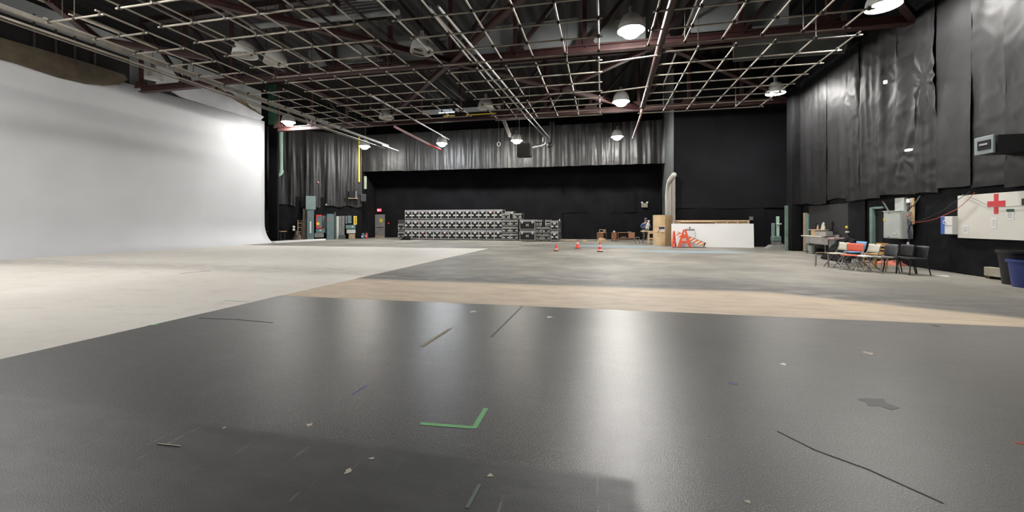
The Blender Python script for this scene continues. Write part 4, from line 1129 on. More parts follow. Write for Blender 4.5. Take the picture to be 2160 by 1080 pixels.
def wpath(pts, off): 
    return [Vector((XR - (o if isinstance(off, list) else off), atX(x, y, XR - (o if isinstance(off, list) else off)).y, atX(x, y, XR - (o if isinstance(off, list) else off)).z)) for (x, y), o in zip(pts, off if isinstance(off, list) else [off] * len(pts))]
def smooth_path(P, n=6):
    out = []
    for i in range(len(P) - 1):
        p0, p1, p2, p3 = P[max(i - 1, 0)], P[i], P[i + 1], P[min(i + 2, len(P) - 1)]
        for k in range(n):
            t_ = k / n
            out.append(.5 * ((2 * p1) + (-p0 + p2) * t_ + (2 * p0 - 5 * p1 + 4 * p2 - p3) * t_ ** 2 + (-p0 + 3 * p1 - 3 * p2 + p3) * t_ ** 3))
    return out + [P[-1]]
def cable(pts, off, r, m, name, label):
    return tag(MB().path(smooth_path(wpath(pts, off)), r).build(name, m, smooth=True), label, 'cable')
cable([(1908, 468), (1925, 470), (1950, 467), (1975, 461), (2000, 450), (2020, 440), (2040, 423), (2056, 406)], .22, .008, M_cord_o, 'orange_cable', 'orange cable sagging from the plywood board to the white board')
cable([(1912, 470), (1945, 464), (1985, 446), (2012, 427), (2035, 412), (2046, 404)], .24, .008, M_cord_k, 'black_cable', 'black cable running above the orange cable')
cable([(2030, 410), (2060, 422), (2085, 433), (2120, 436), (2160, 433)], .16, .006, M_mgrey, 'thin_cable', 'thin grey cable across the white red cross board')
cable([(1921, 432), (1914, 440), (1911, 452), (1903, 458), (1905, 470), (1915, 476)], .20, .018, M_mgrey, 'grey_cable', 'grey cable loops on the plywood board')
cable([(1924, 434), (1916, 444), (1910, 450), (1913, 462), (1922, 470), (1916, 486), (1918, 505), (1913, 518)], .22, .018, mat('navy_cable', (.03, .04, .10), .5), 'navy_cable', 'thick dark blue cable hanging down from the plywood board')
cable([(1922, 453), (1916, 456), (1908, 455), (1902, 462)], .25, .012, M_red, 'red_cable', 'short red cable on the plywood board')
q = atX(1916, 514, XR - .24)
tag(autosmooth(MB().tube((q.x, q.y, q.z + .05), (q.x, q.y, q.z - .05), .035, 10).build('cable_plug', M_latch)), 'white plug at the end of the dark blue cable', 'plug')
for (x0, y0, x1, y1, lb) in [(1862, 424, 1874, 445, 'thin metal strut slanting above the switch cabinet, left one'), (1941, 413, 1926, 436, 'thin metal strut slanting above the plywood board, right one')]:
    a_, b_ = atX(x0, y0, XR - .12), atX(x1, y1, XR - .22)
    tag(MB().bar(a_, b_, .04, .03).build('wall_strut', M_rail), lb, 'strut')
# red cross board with notices
zt_, zb_ = atX(2020, 413, XR - .13).z, atX(2020, 501.5, XR - .13).z
yl_, yr_ = atX(2020, 450, XR - .13).y, atX(2020, 450, XR - .13).y - 2.44
brd = empty('first_aid_board', (XR - .12, (yl_ + yr_) / 2, zb_), label='large white board with a red cross and pinned notices', cat='notice board')
MB().box((0, 0, (zt_ - zb_) / 2), (.02, yl_ - yr_, zt_ - zb_)).build('panel', mat('board_offwhite', (.72, .70, .64), .55, var=.04, vscale=1), brd)
def on_board(name, x0, x1, y0, y1, m, th=.004, off=.012, parent=brd):
    a_, b_ = atX(x0, y0, XR - .13 - off), atX(x1, y1, XR - .13 - off)
    return MB().box((-.01 - off - th / 2, (a_.y + b_.y) / 2 - (yl_ + yr_) / 2, (a_.z + b_.z) / 2 - zb_), (th, abs(a_.y - b_.y), abs(a_.z - b_.z))).build(name, m, parent)
ca, cb = atX(2101.5, 430, XR - .13), None
cz_, cy_ = ca.z - zb_, ca.y - (yl_ + yr_) / 2
arm = (atX(2101, 408.8, XR - .13).z - atX(2101, 451, XR - .13).z); wy = abs(atX(2097, 430, XR - .13).y - atX(2106.2, 430, XR - .13).y)
x_ = MB(); x_.box((-.013, cy_, cz_), (.006, wy, arm)); ww = abs(atX(2083, 430, XR - .13).y - atX(2120.5, 430, XR - .13).y)
x_.box((-.0132, cy_, cz_), (.006, ww, wy * 1.25)); x_.build('red_cross', mat('cross_red', (.60, .035, .045), .55), brd)
def notice(x0, x1, y0, y1, label, lines=5, header=None):
    n_ = on_board('notice', x0, x1, y0, y1, M_paper, .006, .0); n_['label'] = label
    for k in range(lines):
        yy = y0 + (y1 - y0) * (.25 + .65 * k / lines)
        on_board('text_line', x0 + (x1 - x0) * .15, x1 - (x1 - x0) * (.15 + .2 * (k % 2)), yy, yy + .9, M_grey, .002, .0065, n_).location = (0, 0, 0)
    if header: on_board('header', x0, x1, y0, y0 + (y1 - y0) * .25, header, .003, .0065, n_)
notice(2031.5, 2043, 474.5, 493, 'grey notice at the lower left of the board', 4)
notice(2091, 2103, 459, 481.5, 'white notice below the red cross', 4)
notice(2123, 2139, 441, 463.5, 'grey notice with a dark green heading', 5, M_green)
o = on_board('black_holder', 2158, 2170, 419, 432, M_rubber, .03, .0)
# blue striped first aid cabinet
B = wallbox(1984.5, 2008.5, 456.5, 494, .16, RP, RQ, .10)
t = empty('first_aid_cabinet', B['loc'], B['rz'], label='white wall cabinet with a blue stripe, left of the red cross board', cat='cabinet')
MB().box((0, 0, B['h'] / 2), (B['w'], B['d'], B['h']), bev=.01).build('body', M_white, t)
MB().box((-B['w'] / 2 + .07, -B['d'] / 2 - .004, B['h'] / 2), (.13, .006, B['h'] - .01)).build('stripe', M_blue, t)
MB().box((.06, -B['d'] / 2 - .004, B['h'] * .50), (B['w'] - .15, .006, .012)).build('seam', M_grey, t)
e_ = MB().lathe([(.055, -B['d'] / 2 - .012), (.055, -B['d'] / 2 - .004)], (-B['w'] / 2 + .14, 0, B['h'] * .68), 16, 'Y'); o = e_.build('emblem', M_paper, t)
g_ = MB(); g_.box((-B['w'] / 2 + .14, -B['d'] / 2 - .014, B['h'] * .68), (.07, .006, .02)); g_.box((-B['w'] / 2 + .14, -B['d'] / 2 - .014, B['h'] * .68), (.02, .006, .07)); g_.build('cross', M_blue, o)
# wall heater box
B = wallbox(2057.5, 2099, 287.5, 325.5, .62, RP, RQ, .12)
t = empty('box_heater', B['loc'], B['rz'], label='dark box heater with a pale grey front frame, high on the right wall', cat='heater')
MB().box((0, .03, B['h'] / 2), (B['w'] - .02, B['d'] - .06, B['h'] - .02), bev=.01).build('body', M_rubber, t)
wv, hv = B['w'], B['h']
fr = MB().box((0, -B['d'] / 2 - .01, hv / 2), (wv, .05, hv), bev=.02).build('front_frame', mat('pale_blue_grey', (.20, .24, .255), .45), t)
MB().box((.02, -B['d'] / 2 - .04, hv / 2), (wv * .66, .012, hv * .52)).build('dark_inset', M_dark, fr)
MB().box((.02, -B['d'] / 2 - .05, hv / 2 + .02), (wv * .42, .012, hv * .10)).build('pale_slot', M_grey, fr)
MB().bar((0, B['d'] / 2, hv), (0, B['d'] / 2 + .12, hv + .3), .05, .05).build('bracket', M_clamp, t)
def lamp_on_wall(x0, x1, y0, y1, label):
    B = wallbox(x0, x1, y0, y1, .14, RP, RQ, .12); o = wb_mesh('wall_light', B, M_led); tag(o, label, 'wall light', 'small white lights on the right wall')
lamp_on_wall(1862.5, 1865.5, 170, 177, 'tiny white light high in the slit between black sheets')
lamp_on_wall(1907.5, 1916, 314.5, 319, 'small white light on the crumpled sheet above the switch cabinet')
# low beige skirting heater
B = wallbox(2075, 2131, 565.5, 584.5, .16, RP, RQ, .10)
t = empty('skirting_heater', B['loc'], B['rz'], label='long low beige box against the right wall, beside the black bin', cat='heater')
MB().box((0, 0, B['h'] / 2), (B['w'], B['d'], B['h']), bev=.01).build('cover', mat('beige_metal', (.40, .37, .29), .55, var=.2, vscale=3), t)
for x in (-1, 1): MB().box((x * B['w'] * .4, 0, -.04), (.12, .1, .10)).build('foot', M_darkwood, t)
# bins
def bin_(px, py, r0, r1, h, m, label):
    p = fl(px, py); t = empty('waste_bin', p, label=label, cat='bin', group='bins by the right wall')
    autosmooth(MB().lathe([(r0 * .98, 0), (r0, .01), (r1, h - .05), (r1 + .02, h - .05), (r1 + .02, h), (r1 - .01, h), (r0 - .02, .03), (.0, .03)], n=28, caps=False).build('bin_body', m, t))
    autosmooth(MB().lathe([(r1 + .005, h - .06), (r1 + .035, h - .06), (r1 + .035, h - .005), (r1 + .005, h - .005)], n=28, caps=False).build('rim', m, t))
    return t
bin_(2142, 600, .21, .28, .80, M_blackpl, 'tall black plastic bin at the right edge')
bin_(2166, 606, .22, .28, .62, mat('bin_blue', (.035, .055, .22), .45), 'blue plastic bin in front of the black bin at the right edge')
# ---- steel sink with clutter
XS = 9.45
ya, yb = atX(1698, 505, XS).y, atX(1747, 505, XS).y
zs = .80
t = empty('steel_sink', (XS + .2, (ya + yb) / 2, 0), label='long stainless steel sink on thin legs against the right wall', cat='sink'); Ls = ya - yb
tb = MB()
tb.box((0, 0, zs - .30), (.40, Ls, .02)).box((-.19, 0, zs - .15), (.02, Ls, .30)).box((.19, 0, zs - .15), (.02, Ls, .30)).box((0, Ls / 2 - .01, zs - .15), (.40, .02, .3)).box((0, -Ls / 2 + .01, zs - .15), (.40, .02, .3))
tb.box((0, Ls * .27, zs - .15), (.38, .02, .29)).build('basin', M_stain, t)
MB().box((.2, 0, zs + .06), (.02, Ls, .16)).build('splashback', M_stain, t)
for x in (-.17, .17):
    for y in (-Ls / 2 + .3, Ls / 2 - .1): MB().tube((x, y, zs - .3), (x, y, 0), .018).build('leg', M_leg, t)
def at_sink(px, py, x=XS + .1): q = atX(px, py, x); return q
a_, b_ = at_sink(1697, 498), at_sink(1739, 498)
tag(MB().box((XS + .16, (a_.y + b_.y) / 2, zs + .03), (.42, a_.y - b_.y, .05), bev=.01).build('white_counter', M_cream), 'pale counter board lying over the left part of the sink', 'board')
ztop = zs + .056
a_, b_ = at_sink(1721, 490), at_sink(1744, 490)
tag(MB().box((XS + .2, (a_.y + b_.y) / 2, ztop + .11), (.28, a_.y - b_.y, .21), bev=.01).build('grey_appliance', M_stain), 'grey metal box standing on the sink counter', 'appliance')
a_, b_ = at_sink(1709.5, 490), at_sink(1717.5, 490)
tag(MB().box((XS + .2, (a_.y + b_.y) / 2, ztop + .125), (.16, a_.y - b_.y, .25)).build('wooden_block', M_wood), 'upright wooden block holding the small board over the sink', 'block')
a_, b_ = at_sink(1706.5, 481), at_sink(1734, 481)
tag(MB().box((XS + .2, (a_.y + b_.y) / 2, ztop + .27), (.30, a_.y - b_.y, .03)).build('small_shelf', M_wood), 'small wooden board on top of the block over the sink', 'board')
zsh = ztop + .286
q = at_sink(1725, 478, XS + .2)
t = empty('bottle', (XS + .2, q.y, zsh), label='pale pink bottle on the small wooden board over the sink', cat='bottle')
autosmooth(MB().lathe([(.04, 0), (.042, .12), (.02, .16), (.02, .19)], n=14).build('bottle_body', mat('pinkish', (.45, .33, .28), .4), t)); autosmooth(MB().lathe([(.023, .19), (.023, .215)], n=12).build('cap', M_cream, t))
q = at_sink(1736, 475, XS + .2)
o = MB().prism([(0, .16, 0), (0, -.15, 0), (0, -.17, .14), (0, -.10, .19), (0, -.12, .30), (0, -.02, .33), (0, .08, .22)], (.03, 0, 0)).build('white_cutout', M_cream); o.location = (XS + .18, q.y, zsh); tag(o, 'pale cut-out shape standing on the small board over the sink', 'cut-out')
q = fl(1714, 535)
t = empty('bucket', (XS + .12, atX(1713, 520, XS + .12).y, 0), label='grey bucket under the steel sink', cat='bucket')
autosmooth(MB().lathe([(.13, 0), (.17, .40), (.155, .40), (.12, .02), (0, .02)], n=20, caps=False).build('bucket_body', M_grey, t))
# black coat heap beside the sink
q = atX(1758, 530, 8.55)
def coat(u, v):
    y = q.y + .95 * (u - .5) * 2 * (1 - .35 * v); z = .02 + .88 * v * (1 - .25 * abs(u - .35)); x = 9.0 - .42 * (1 - v) + .10 * noise.noise(Vector((u * 5, v * 4, 3)))
    return Vector((x, y, max(.01, z + .05 * noise.noise(Vector((u * 4, v * 3, 8))))))
o = MB().sheet(26, 22, coat).build('black_tarp', M_black, smooth=True); sm = o.modifiers.new('s', 'SOLIDIFY'); sm.thickness = .05; tag(o, 'black tarp draped between the sink and the chairs', 'tarp')
t = MB().box((XS + .2, yb - .28, zs - .02), (.5, .5, .10), bev=.03).build('pink_cloth', mat('dusty_pink', (.36, .25, .25), .8, var=.2, vscale=6)); tag(t, 'dusty pink folded cloth at the near end of the sink', 'cloth')
t = MB().box((XS + .2, yb - .28, (zs - .07) / 2), (.42, .42, zs - .07)).build('side_cabinet', M_mgrey); tag(t, 'grey stand under the pink cloth beside the sink', 'stand')
# ---- green things in the far right nook
def at_n(px, py, Y=25.7): return atY(px, py, Y)
t = empty('green_machine', (at_n(1637, 515).x, 25.7, .20), label='pale green machine with two upright posts in the far right nook', cat='machine'); ox = t.location.x
a_, b_ = at_n(1627.5, 503), at_n(1646, 503); z0_, z1_ = zof(509, ox, 25.7) - .2, zof(498, ox, 25.7) - .2
MB().box(((a_.x + b_.x) / 2 - ox, 0, (z0_ + z1_) / 2), (b_.x - a_.x, .35, z1_ - z0_), bev=.04).build('base', M_jamb, t)
for (x0, x1, y0) in [(1628.5, 1634.5, 470.5), (1638.5, 1644, 456.5)]:
    a_, b_ = at_n(x0, 480), at_n(x1, 480); zt_2 = zof(y0, ox, 25.7) - .2
    MB().box(((a_.x + b_.x) / 2 - ox, .05, (z1_ + zt_2) / 2), (b_.x - a_.x, .14, zt_2 - z1_), bev=.01).build('post', M_teal2 if y0 > 460 else M_greenpipe, t)
for px in (1640, 1646):
    q = at_n(px, 472.5); MB().ball((q.x - ox, -.06, q.z - .2), .05).build('knob', M_latch, t)
MB().box((0, 0, (z0_) / 2), (.42, .3, z0_), bev=.01).build('plinth', M_mgrey, t)
t = MB().prism([(ox - .55, 25.45, 0), (ox + .3, 25.45, 0), (ox + .25, 25.45, .20), (ox - .30, 25.45, .20)], (0, .5, 0)).build('concrete_block', M_grey); tag(t, 'pale grey sloping block under the green machine', 'block')
p = fl(1649, 523.5); heap((p.x, p.y + .1), .36, .2, .26, 'tan_bag', M_stone, 'tan bag on the floor beside the green machine', 'bag', 31)
a_ = atY(1663.2, 490, 23.45)
t = MB().box((a_.x - .03, 23.62, 1.17), (.12, .12, 2.34)).build('green_post', M_jamb); tag(t, 'green post at the left edge of the far right pillar', 'post')
# small grey box on the black cloth
a_, b_ = atY(1580, 457, YBK - .1), atY(1588, 464.5, YBK - .1)
tag(MB().box(((a_.x + b_.x) / 2, YBK - .12, (a_.z + b_.z) / 2), (b_.x - a_.x, .1, a_.z - b_.z), bev=.01).build('socket_box', M_mgrey), 'small grey socket box on the black cloth right of the flats', 'socket box')

# ================================================================== BACK WALL THINGS
SP, SQ = (bx0 + .02, YBK + .05), (atY(1406, 400, 34.2).x, 36.7)
B = wallbox(1407.5, 1421, 379, 512, .10, SP, SQ, .02)
t = empty('tall_door', B['loc'], B['rz'], label='tall grey door panel with a pale rounded frame behind the plywood booth', cat='door'); t.location.z = 0; B['h'] += B['loc'].z
MB().box((0, .02, B['h'] / 2), (B['w'], .05, B['h'])).build('leaf', mat('grey_timber', (.27, .25, .22), .6, var=.2, vscale=2), t)
w2 = B['w'] / 2
MB().path([(-w2, -.03, 0), (-w2, -.03, B['h'] - 1.0), (-w2 * .8, -.03, B['h'] - .35), (-w2 * .35, -.03, B['h'] - .05), (w2, -.03, B['h'] + .1)], .16, 8).build('frame', mat('pale_trim', (.62, .62, .55), .5), t, smooth=True)
MB().box((w2 * .3, -.03, B['h'] / 2), (.05, .03, B['h'] - .1)).build('batten', M_mgrey, t)
def bwall(name, x0, x1, y0, y1, dep, m, label, cat, bev=.008, base=.10):
    B = wallbox(x0, x1, y0, y1, dep, (-23, YB), (6, YB), base); o = wb_mesh(name, B, m, bev); return tag(o, label, cat)
B = wallbox(1353.3, 1366.3, 428.5, 437.5, .18, (-23, YB), (6, YB), .12)
t = empty('emergency_light', B['loc'], B['rz'], label='twin-head emergency light on the back wall above the person', cat='emergency light')
MB().box((0, 0, B['h'] / 2), (B['w'], B['d'], B['h']), bev=.02).build('housing', mat('warm_grey_metal', (.25, .22, .18), .5), t)
for s_ in (-1, 1):
    autosmooth(MB().lathe([(.07, -.12), (.075, .05), (.04, .08)], (s_ * B['w'] * .42, 0, B['h'] + .06), 14, 'Y').build('lamp_head', M_latch, t))
# grey door, exit sign
B = wallbox(791, 811.2, 452.3, 503, .08, (-23, YB), (6, YB), .12)
t = empty('exit_door', (B['loc'].x, B['loc'].y, 0), B['rz'], label='grey metal exit door with a yellow sign at the back left', cat='door'); hd = B['h'] + B['loc'].z; wd_ = B['w']
MB().box((0, 0, hd / 2), (wd_, .06, hd), bev=.006).build('leaf', mat('door_grey', (.17, .165, .16), .5, var=.15, vscale=2), t)
ys = MB().box((wd_ * .13, -.035, zof(465.5, t.location.x, t.location.y)), (.26, .006, .38)).build('yellow_sign', M_yellow, t)
for k in range(2): MB().box((wd_ * .13, -.039, zof(464 + 4 * k, t.location.x, t.location.y)), (.13, .004, .06)).build('sign_text', M_rubber, ys)
MB().box((.05, -.07, zof(478, t.location.x, t.location.y)), (wd_ * .8, .06, .07)).build('push_bar', M_mgrey, t)
MB().box((0, -.035, .09), (wd_ - .04, .006, .16)).build('kick_plate', M_stone, t)
B = wallbox(795.4, 803.6, 440.3, 446.2, .09, (-23, YB), (6, YB), .12)
t = empty('exit_sign', B['loc'], B['rz'], label='glowing red exit sign above the grey door', cat='sign')
MB().box((0, 0, B['h'] / 2), (B['w'], B['d'], B['h'])).build('panel', M_exit, t)
lt = MB(); lw = .048; hh = B['h'] * .55; zc = B['h'] / 2; yy = -B['d'] / 2 - .003
def st2(x0, z0, x1, z1): lt.bar((x0, yy, z0), (x1, yy, z1), .005, .018, up=(0, 0, 1)) if abs(x1 - x0) > abs(z1 - z0) else lt.bar((x0, yy, z0), (x1, yy, z1), .018, .005, up=(0, 1, 0))
for i, ch in enumerate('EXIT'):
    xc = (i - 1.5) * .082
    if ch == 'E':
        st2(xc - .025, zc - hh / 2, xc - .025, zc + hh / 2)
        for dz_ in (-hh / 2, 0, hh / 2): st2(xc - .025, zc + dz_, xc + .025, zc + dz_)
    if ch == 'X': st2(xc - .025, zc - hh / 2, xc + .025, zc + hh / 2); st2(xc + .025, zc - hh / 2, xc - .025, zc + hh / 2)
    if ch == 'I': st2(xc, zc - hh / 2, xc, zc + hh / 2)
    if ch == 'T': st2(xc, zc - hh / 2, xc, zc + hh / 2); st2(xc - .028, zc + hh / 2, xc + .028, zc + hh / 2)
lt.build('lettering', M_exitw, t)
bwall('call_point', 818, 820.8, 469.5, 473, .08, M_red, 'tiny red and white box right of the exit door', 'box')
q = atY(762, 380, 33.6)
# greenish board and brackets under the valance's left end
B = wallbox(762.5, 773, 372, 398.5, .05, (-23, 34.4), (6, 34.4), 0)
tag(wb_mesh('pale_green_board', B, mat('pale_green_board', (.36, .40, .32), .5, var=.15, vscale=3)), 'small pale green board under the left end of the valance', 'board')
a_ = atY(787, 390, YB - .3); 
z0_, z1_ = zof(394, a_.x, YB - .3), zof(352, a_.x, YB - .3); x1_ = atY(777, 390, YB - .3).x
tag(MB().path([(x1_, YB - .25, z1_), (x1_, YB - .25, z0_), (a_.x - .1, YB - .25, z0_), (a_.x, YB - .25, z0_ + .2), (a_.x, YB - .25, z1_)], .035).build('pipe_loop', M_mgrey, smooth=True), 'dark u-shaped pipe hanging behind the left end of the valance', 'pipe')

# ================================================================== FAR LEFT SWITCHGEAR
def lw_(name, x0, x1, y0, y1, dep, m, label, cat, base=.08, bev=.012, floor=False):
    B = wallbox(x0, x1, y0, y1, dep, LA, LB, base)
    if floor: B['h'] += B['loc'].z; B['loc'].z = 0
    o = wb_mesh(name, B, m, bev); tag(o, label, cat); return o, B
lw_('transformer_box', 645, 666, 413.5, 442, .45, M_teal2, 'pale green metal box high on the wall above the switchgear', 'electrical box')
o, B = lw_('tall_switch_cabinet', 647.5, 662.5, 443, 505, .5, M_teal, 'tall green cabinet with a white strip, under the pale green box', 'electrical cabinet', floor=True)
MB().box((.0, -B['d'] / 2 - .006, B['h'] * .42), (.10, .01, 1.0)).build('white_strip', M_latch, o)
MB().box((-.1, -B['d'] / 2 - .02, B['h'] * .82), (.25, .04, .35)).build('meter', M_mgrey, o)
lw_('timber_column', 639, 646.5, 440, 506, .35, mat('dusty_brown', (.085, .072, .055), .8, var=.3, vscale=4), 'dusty brown column left of the tall green cabinet', 'column', floor=True)
B = wallbox(628.5, 637.5, 464, 506, .3, LA, LB, .08); hB = B['h'] + B['loc'].z
t = empty('cable_rack', (B['loc'].x, B['loc'].y, 0), B['rz'], label='brown wooden cable rack left of the switchgear', cat='rack')
for s_ in (-1, 1): MB().box((s_ * B['w'] / 2, 0, hB / 2), (.06, .25, hB)).build('post', M_stone, t)
for k in range(9): MB().box((0, -.06, .12 + (hB - .2) * k / 8), (B['w'], .08, .06)).build('rung', M_stone if k % 2 else M_darkwood, t)
hz_b = heap((B['loc'].x + .2, B['loc'].y - .55), .42, .3, .75, 'cable_heap', mat('cable_brown', (.10, .08, .06), .8, var=.5, vscale=10, bump=.8, bscale=18), 'heap of dull brown cable in front of the wooden rack', 'cable', 44)
o, B = lw_('red_breaker', 666.5, 679, 453, 481, .4, M_teal, 'green breaker box with a red border and yellow label', 'electrical box')
MB().box((-B['w'] * .42, -B['d'] / 2 - .006, B['h'] / 2), (B['w'] * .16, .012, B['h'])).build('red_edge', M_red, o)
for z in (.04, B['h'] - .06): MB().box((0, -B['d'] / 2 - .006, z), (B['w'], .012, .12)).build('red_edge', M_red, o)
MB().box((-.08, -B['d'] / 2 - .012, B['h'] * .33), (.22, .006, .22)).build('yellow_label', M_yellow, o)
lw_('grey_plate', 679.5, 689, 455, 482, .2, M_mgrey, 'grey plate between the red-edged breaker and the wide cabinet', 'plate')
o, B = lw_('lower_breaker', 666.5, 687.5, 482.5, 491, .4, M_teal, 'low green box under the red-edged breaker', 'electrical box')
MB().box((-.05, -B['d'] / 2 - .006, B['h'] * .6), (.10, .01, .10)).build('white_tag', M_latch, o)
lw_('floor_transformer', 663.5, 683, 491.6, 501, .55, M_mgrey, 'dark grey louvred box below the low green box', 'electrical box')
o, B = lw_('wide_switch_cabinet', 689.5, 704.6, 451.2, 506, .6, M_teal, 'wide green floor cabinet with a pink tag', 'electrical cabinet', floor=True)
MB().box((-B['w'] * .1, -B['d'] / 2 - .006, B['h'] * .79), (.20, .01, .10)).build('pink_tag', mat('pink_tag', (.55, .05, .14), .5), o)
MB().box((B['w'] * .42, -B['d'] / 2 - .02, B['h'] * .45), (.03, .04, .2)).build('handle', M_mgrey, o)
lw_('green_trunking', 705.3, 708.6, 447.5, 505, .35, mat('drab_green', (.06, .075, .06), .7), 'narrow drab green panel right of the wide cabinet', 'panel', floor=True)
lw_('white_trunking', 709.5, 715, 456, 505, .2, M_lgrey, 'narrow white panel left of the vertical conduits', 'panel', floor=True)
for k, px in enumerate((717.2, 721.2, 725.0)):
    c, u_, n_ = on_line(px, LA, LB, .25)
    tag(autosmooth(MB().tube((c.x, c.y, zof(495.5, c.x, c.y)), (c.x, c.y, zof(455.5, c.x, c.y)), .055, 10).build('conduit', M_grey)), 'grey vertical conduit, %s of three beside the white panel' % ORD[k], 'conduit', 'vertical conduits')
lw_('conduit_box', 715.3, 729, 496, 504.5, .4, mat('dark_teal', (.05, .07, .07), .5), 'dark box at the foot of the three conduits', 'electrical box', floor=True)
lw_('switch_box', 733.5, 741.5, 455, 471, .3, M_teal, 'small green switch box beside the yellow sign', 'electrical box')
lw_('grey_plate', 728.6, 733, 455.5, 472, .18, M_mgrey, 'narrow grey plate left of the small green switch box', 'plate')
o, B = lw_('meter_box', 729.3, 750, 474.5, 482.5, .35, M_teal, 'green box under the small switch box', 'electrical box')
MB().box((B['w'] * .18, -B['d'] / 2 - .006, B['h'] * .55), (.09, .01, .12)).build('white_tag', M_latch, o)
lw_('grey_enclosure', 731.5, 750, 484, 492.2, .3, M_lgrey, 'pale grey panel near the floor under the green box', 'panel')
lw_('drum', 736, 749, 493.5, 503.5, .4, M_stone, 'tan bundle on the floor under the pale grey panel', 'bundle', floor=True)
o, B = lw_('yellow_sign', 745.8, 752.8, 455.7, 474, .04, M_yellow, 'tall yellow sign with dark marks right of the switchgear', 'sign', base=.25)
for k in range(4): MB().box((0, -.026, B['h'] * (.2 + .2 * k)), (B['w'] * (.35 + .12 * (k % 2)), .006, .085)).build('sign_text', M_rubber, o)
# projector shelf with dark opening, speaker
B = wallbox(736.5, 750, 403.5, 418, .35, LA, LB, .15)
t = empty('wall_shelf', B['loc'], B['rz'], label='dark open box shelf with a pale bottom edge high on the left wall', cat='shelf')
MB().box((0, .02, B['h'] / 2), (B['w'], B['d'] - .04, B['h'])).build('box', M_dark, t)
MB().box((.05, -.05, -.02), (B['w'] + .3, B['d'] + .1, .06)).build('shelf_board', M_stone, t)
MB().box((B['w'] / 2 + .05, 0, B['h'] / 2), (.09, B['d'], B['h'] + .1)).build('side_board', M_mgrey, t)
o, B = lw_('loudspeaker', 761.5, 772, 409.5, 424.5, .5, mat('speaker_grey', (.055, .065, .07), .6), 'dark grey loudspeaker box near the corner, under the pale green board', 'loudspeaker', base=.2)
MB().box((.0, -B['d'] / 2 - .004, B['h'] / 2), (B['w'] - .08, .008, B['h'] - .08)).build('grille', M_rubber, o)
def dot(px, py, r, m, label):
    c, u_, n_ = on_line(px, LA, LB, .22); tag(MB().ball((c.x, c.y, zof(py, c.x, c.y)), r, u=14, v=10).build('wall_button', m, smooth=True), label, 'button', 'round knobs on the left wall')
dot(619.6, 478.8, .11, M_white, 'white round knob left of the rack, upper of two'); dot(619.4, 484.8, .11, M_white, 'white round knob left of the rack, lower of two')
dot(688.8, 431.7, .09, M_white, 'single white round knob above the wide green cabinet'); dot(670.6, 384.8, .08, mat('salmon', (.60, .28, .22), .5), 'salmon round knob high above the pale green box')
# extinguishers
def ext(px, py, r, h, m, label):
    p = fl(px, py); t = empty('fire_extinguisher', p, label=label, cat='fire extinguisher', group='cylinders by the corner')
    autosmooth(MB().lathe([(r, 0), (r, h * .78), (r * .7, h * .88), (r * .3, h * .92), (r * .3, h)], n=16).build('cylinder', m, t))
    MB().box((0, -.01, h), (r * 1.5, .05, .05)).build('valve', M_mgrey, t)
    MB().box((0, -r, h * .45), (r * 1.1, .01, h * .25)).build('label_band', M_paper, t)
ext(773.2, 503.6, .11, .52, M_red, 'red fire extinguisher on the floor near the corner')
ext(766.0, 503.8, .15, .50, mat('petrol_blue', (.05, .14, .18), .5), 'blue-green cylinder on the floor left of the red extinguisher')
# pipes
c, u_, n_ = on_line(592.2, LA, LB, .45)
t = empty('green_downpipe', (c.x, c.y, 0), label='pale green downpipe with an elbow at its foot beside the curved wall', cat='pipe')
zt_, zb_ = zof(262, c.x, c.y), zof(361, c.x, c.y)
autosmooth(MB().tube((0, 0, zb_), (0, 0, zt_), .17, 16).build('pipe', M_greenpipe, t))
autosmooth(MB().tube((0, 0, zb_ - .06), (0, 0, zb_ + .06), .22, 16).build('collar', M_greenpipe, t))
MB().path(smooth_path([Vector((0, 0, zb_)), Vector((0, 0, zb_ - .15)), Vector((-.12, -.1, zb_ - .32)), Vector((-.32, -.2, zb_ - .36))]), .17, 14).build('elbow', M_greenpipe, t, smooth=True)
c, u_, n_ = on_line(757.6, LA, LB, .35)
pipe((c.x, c.y, zof(384, c.x, c.y)), (c.x, c.y, zof(285, c.x, c.y)), .075, M_yellow, 'yellow_pipe', 'upright yellow pipe in the back left corner')
# green column beside the curved wall's end
a_, b_ = atY(562, 250, 26.2), atY(583.5, 250, 26.2)
t = empty('steel_column', ((a_.x + b_.x) / 2, 26.4, 0), label='green steel column behind the end of the curved wall, wrapped black below', cat='column')
zc_ = zof(262, t.location.x, 26.2)
MB().ibeam((0, 0, zc_ + .0), (0, 0, 12), .95, .0 + .95, .08) if False else MB().box((0, 0, (zc_ + 12) / 2), (b_.x - a_.x - .1, .2, 12 - zc_), bev=.02).build('column', M_green, t)
MB().box((0, .02, zc_ / 2), (b_.x - a_.x - .12, .16, zc_)).build('black_wrap', M_black, t)
# table behind the curved wall end
a_, b_ = atY(560, 490, 27.0), atY(593, 490, 27.0)
t = empty('folding_table', ((a_.x + b_.x) / 2, 27.0, 0), label='dark folding table with a pale edge behind the end of the curved wall', cat='table'); w = b_.x - a_.x; zt_ = zof(487.5, t.location.x, 27)
MB().box((0, .3, zt_ - .03), (w, .6, .05)).build('table_top', M_stone, t)
for s_ in (-1, 1):
    for y in (.08, .52): MB().tube((s_ * (w / 2 - .15), y, zt_ - .05), (s_ * (w / 2 - .12), y, 0), .025).build('leg', M_rubber, t)
p = fl(583, 508); heap((t.location.x + .25, 27.3), .35, .25, .35, 'dark_bundle', M_black, 'dark bundle on the floor under the folding table', 'bundle', 51)

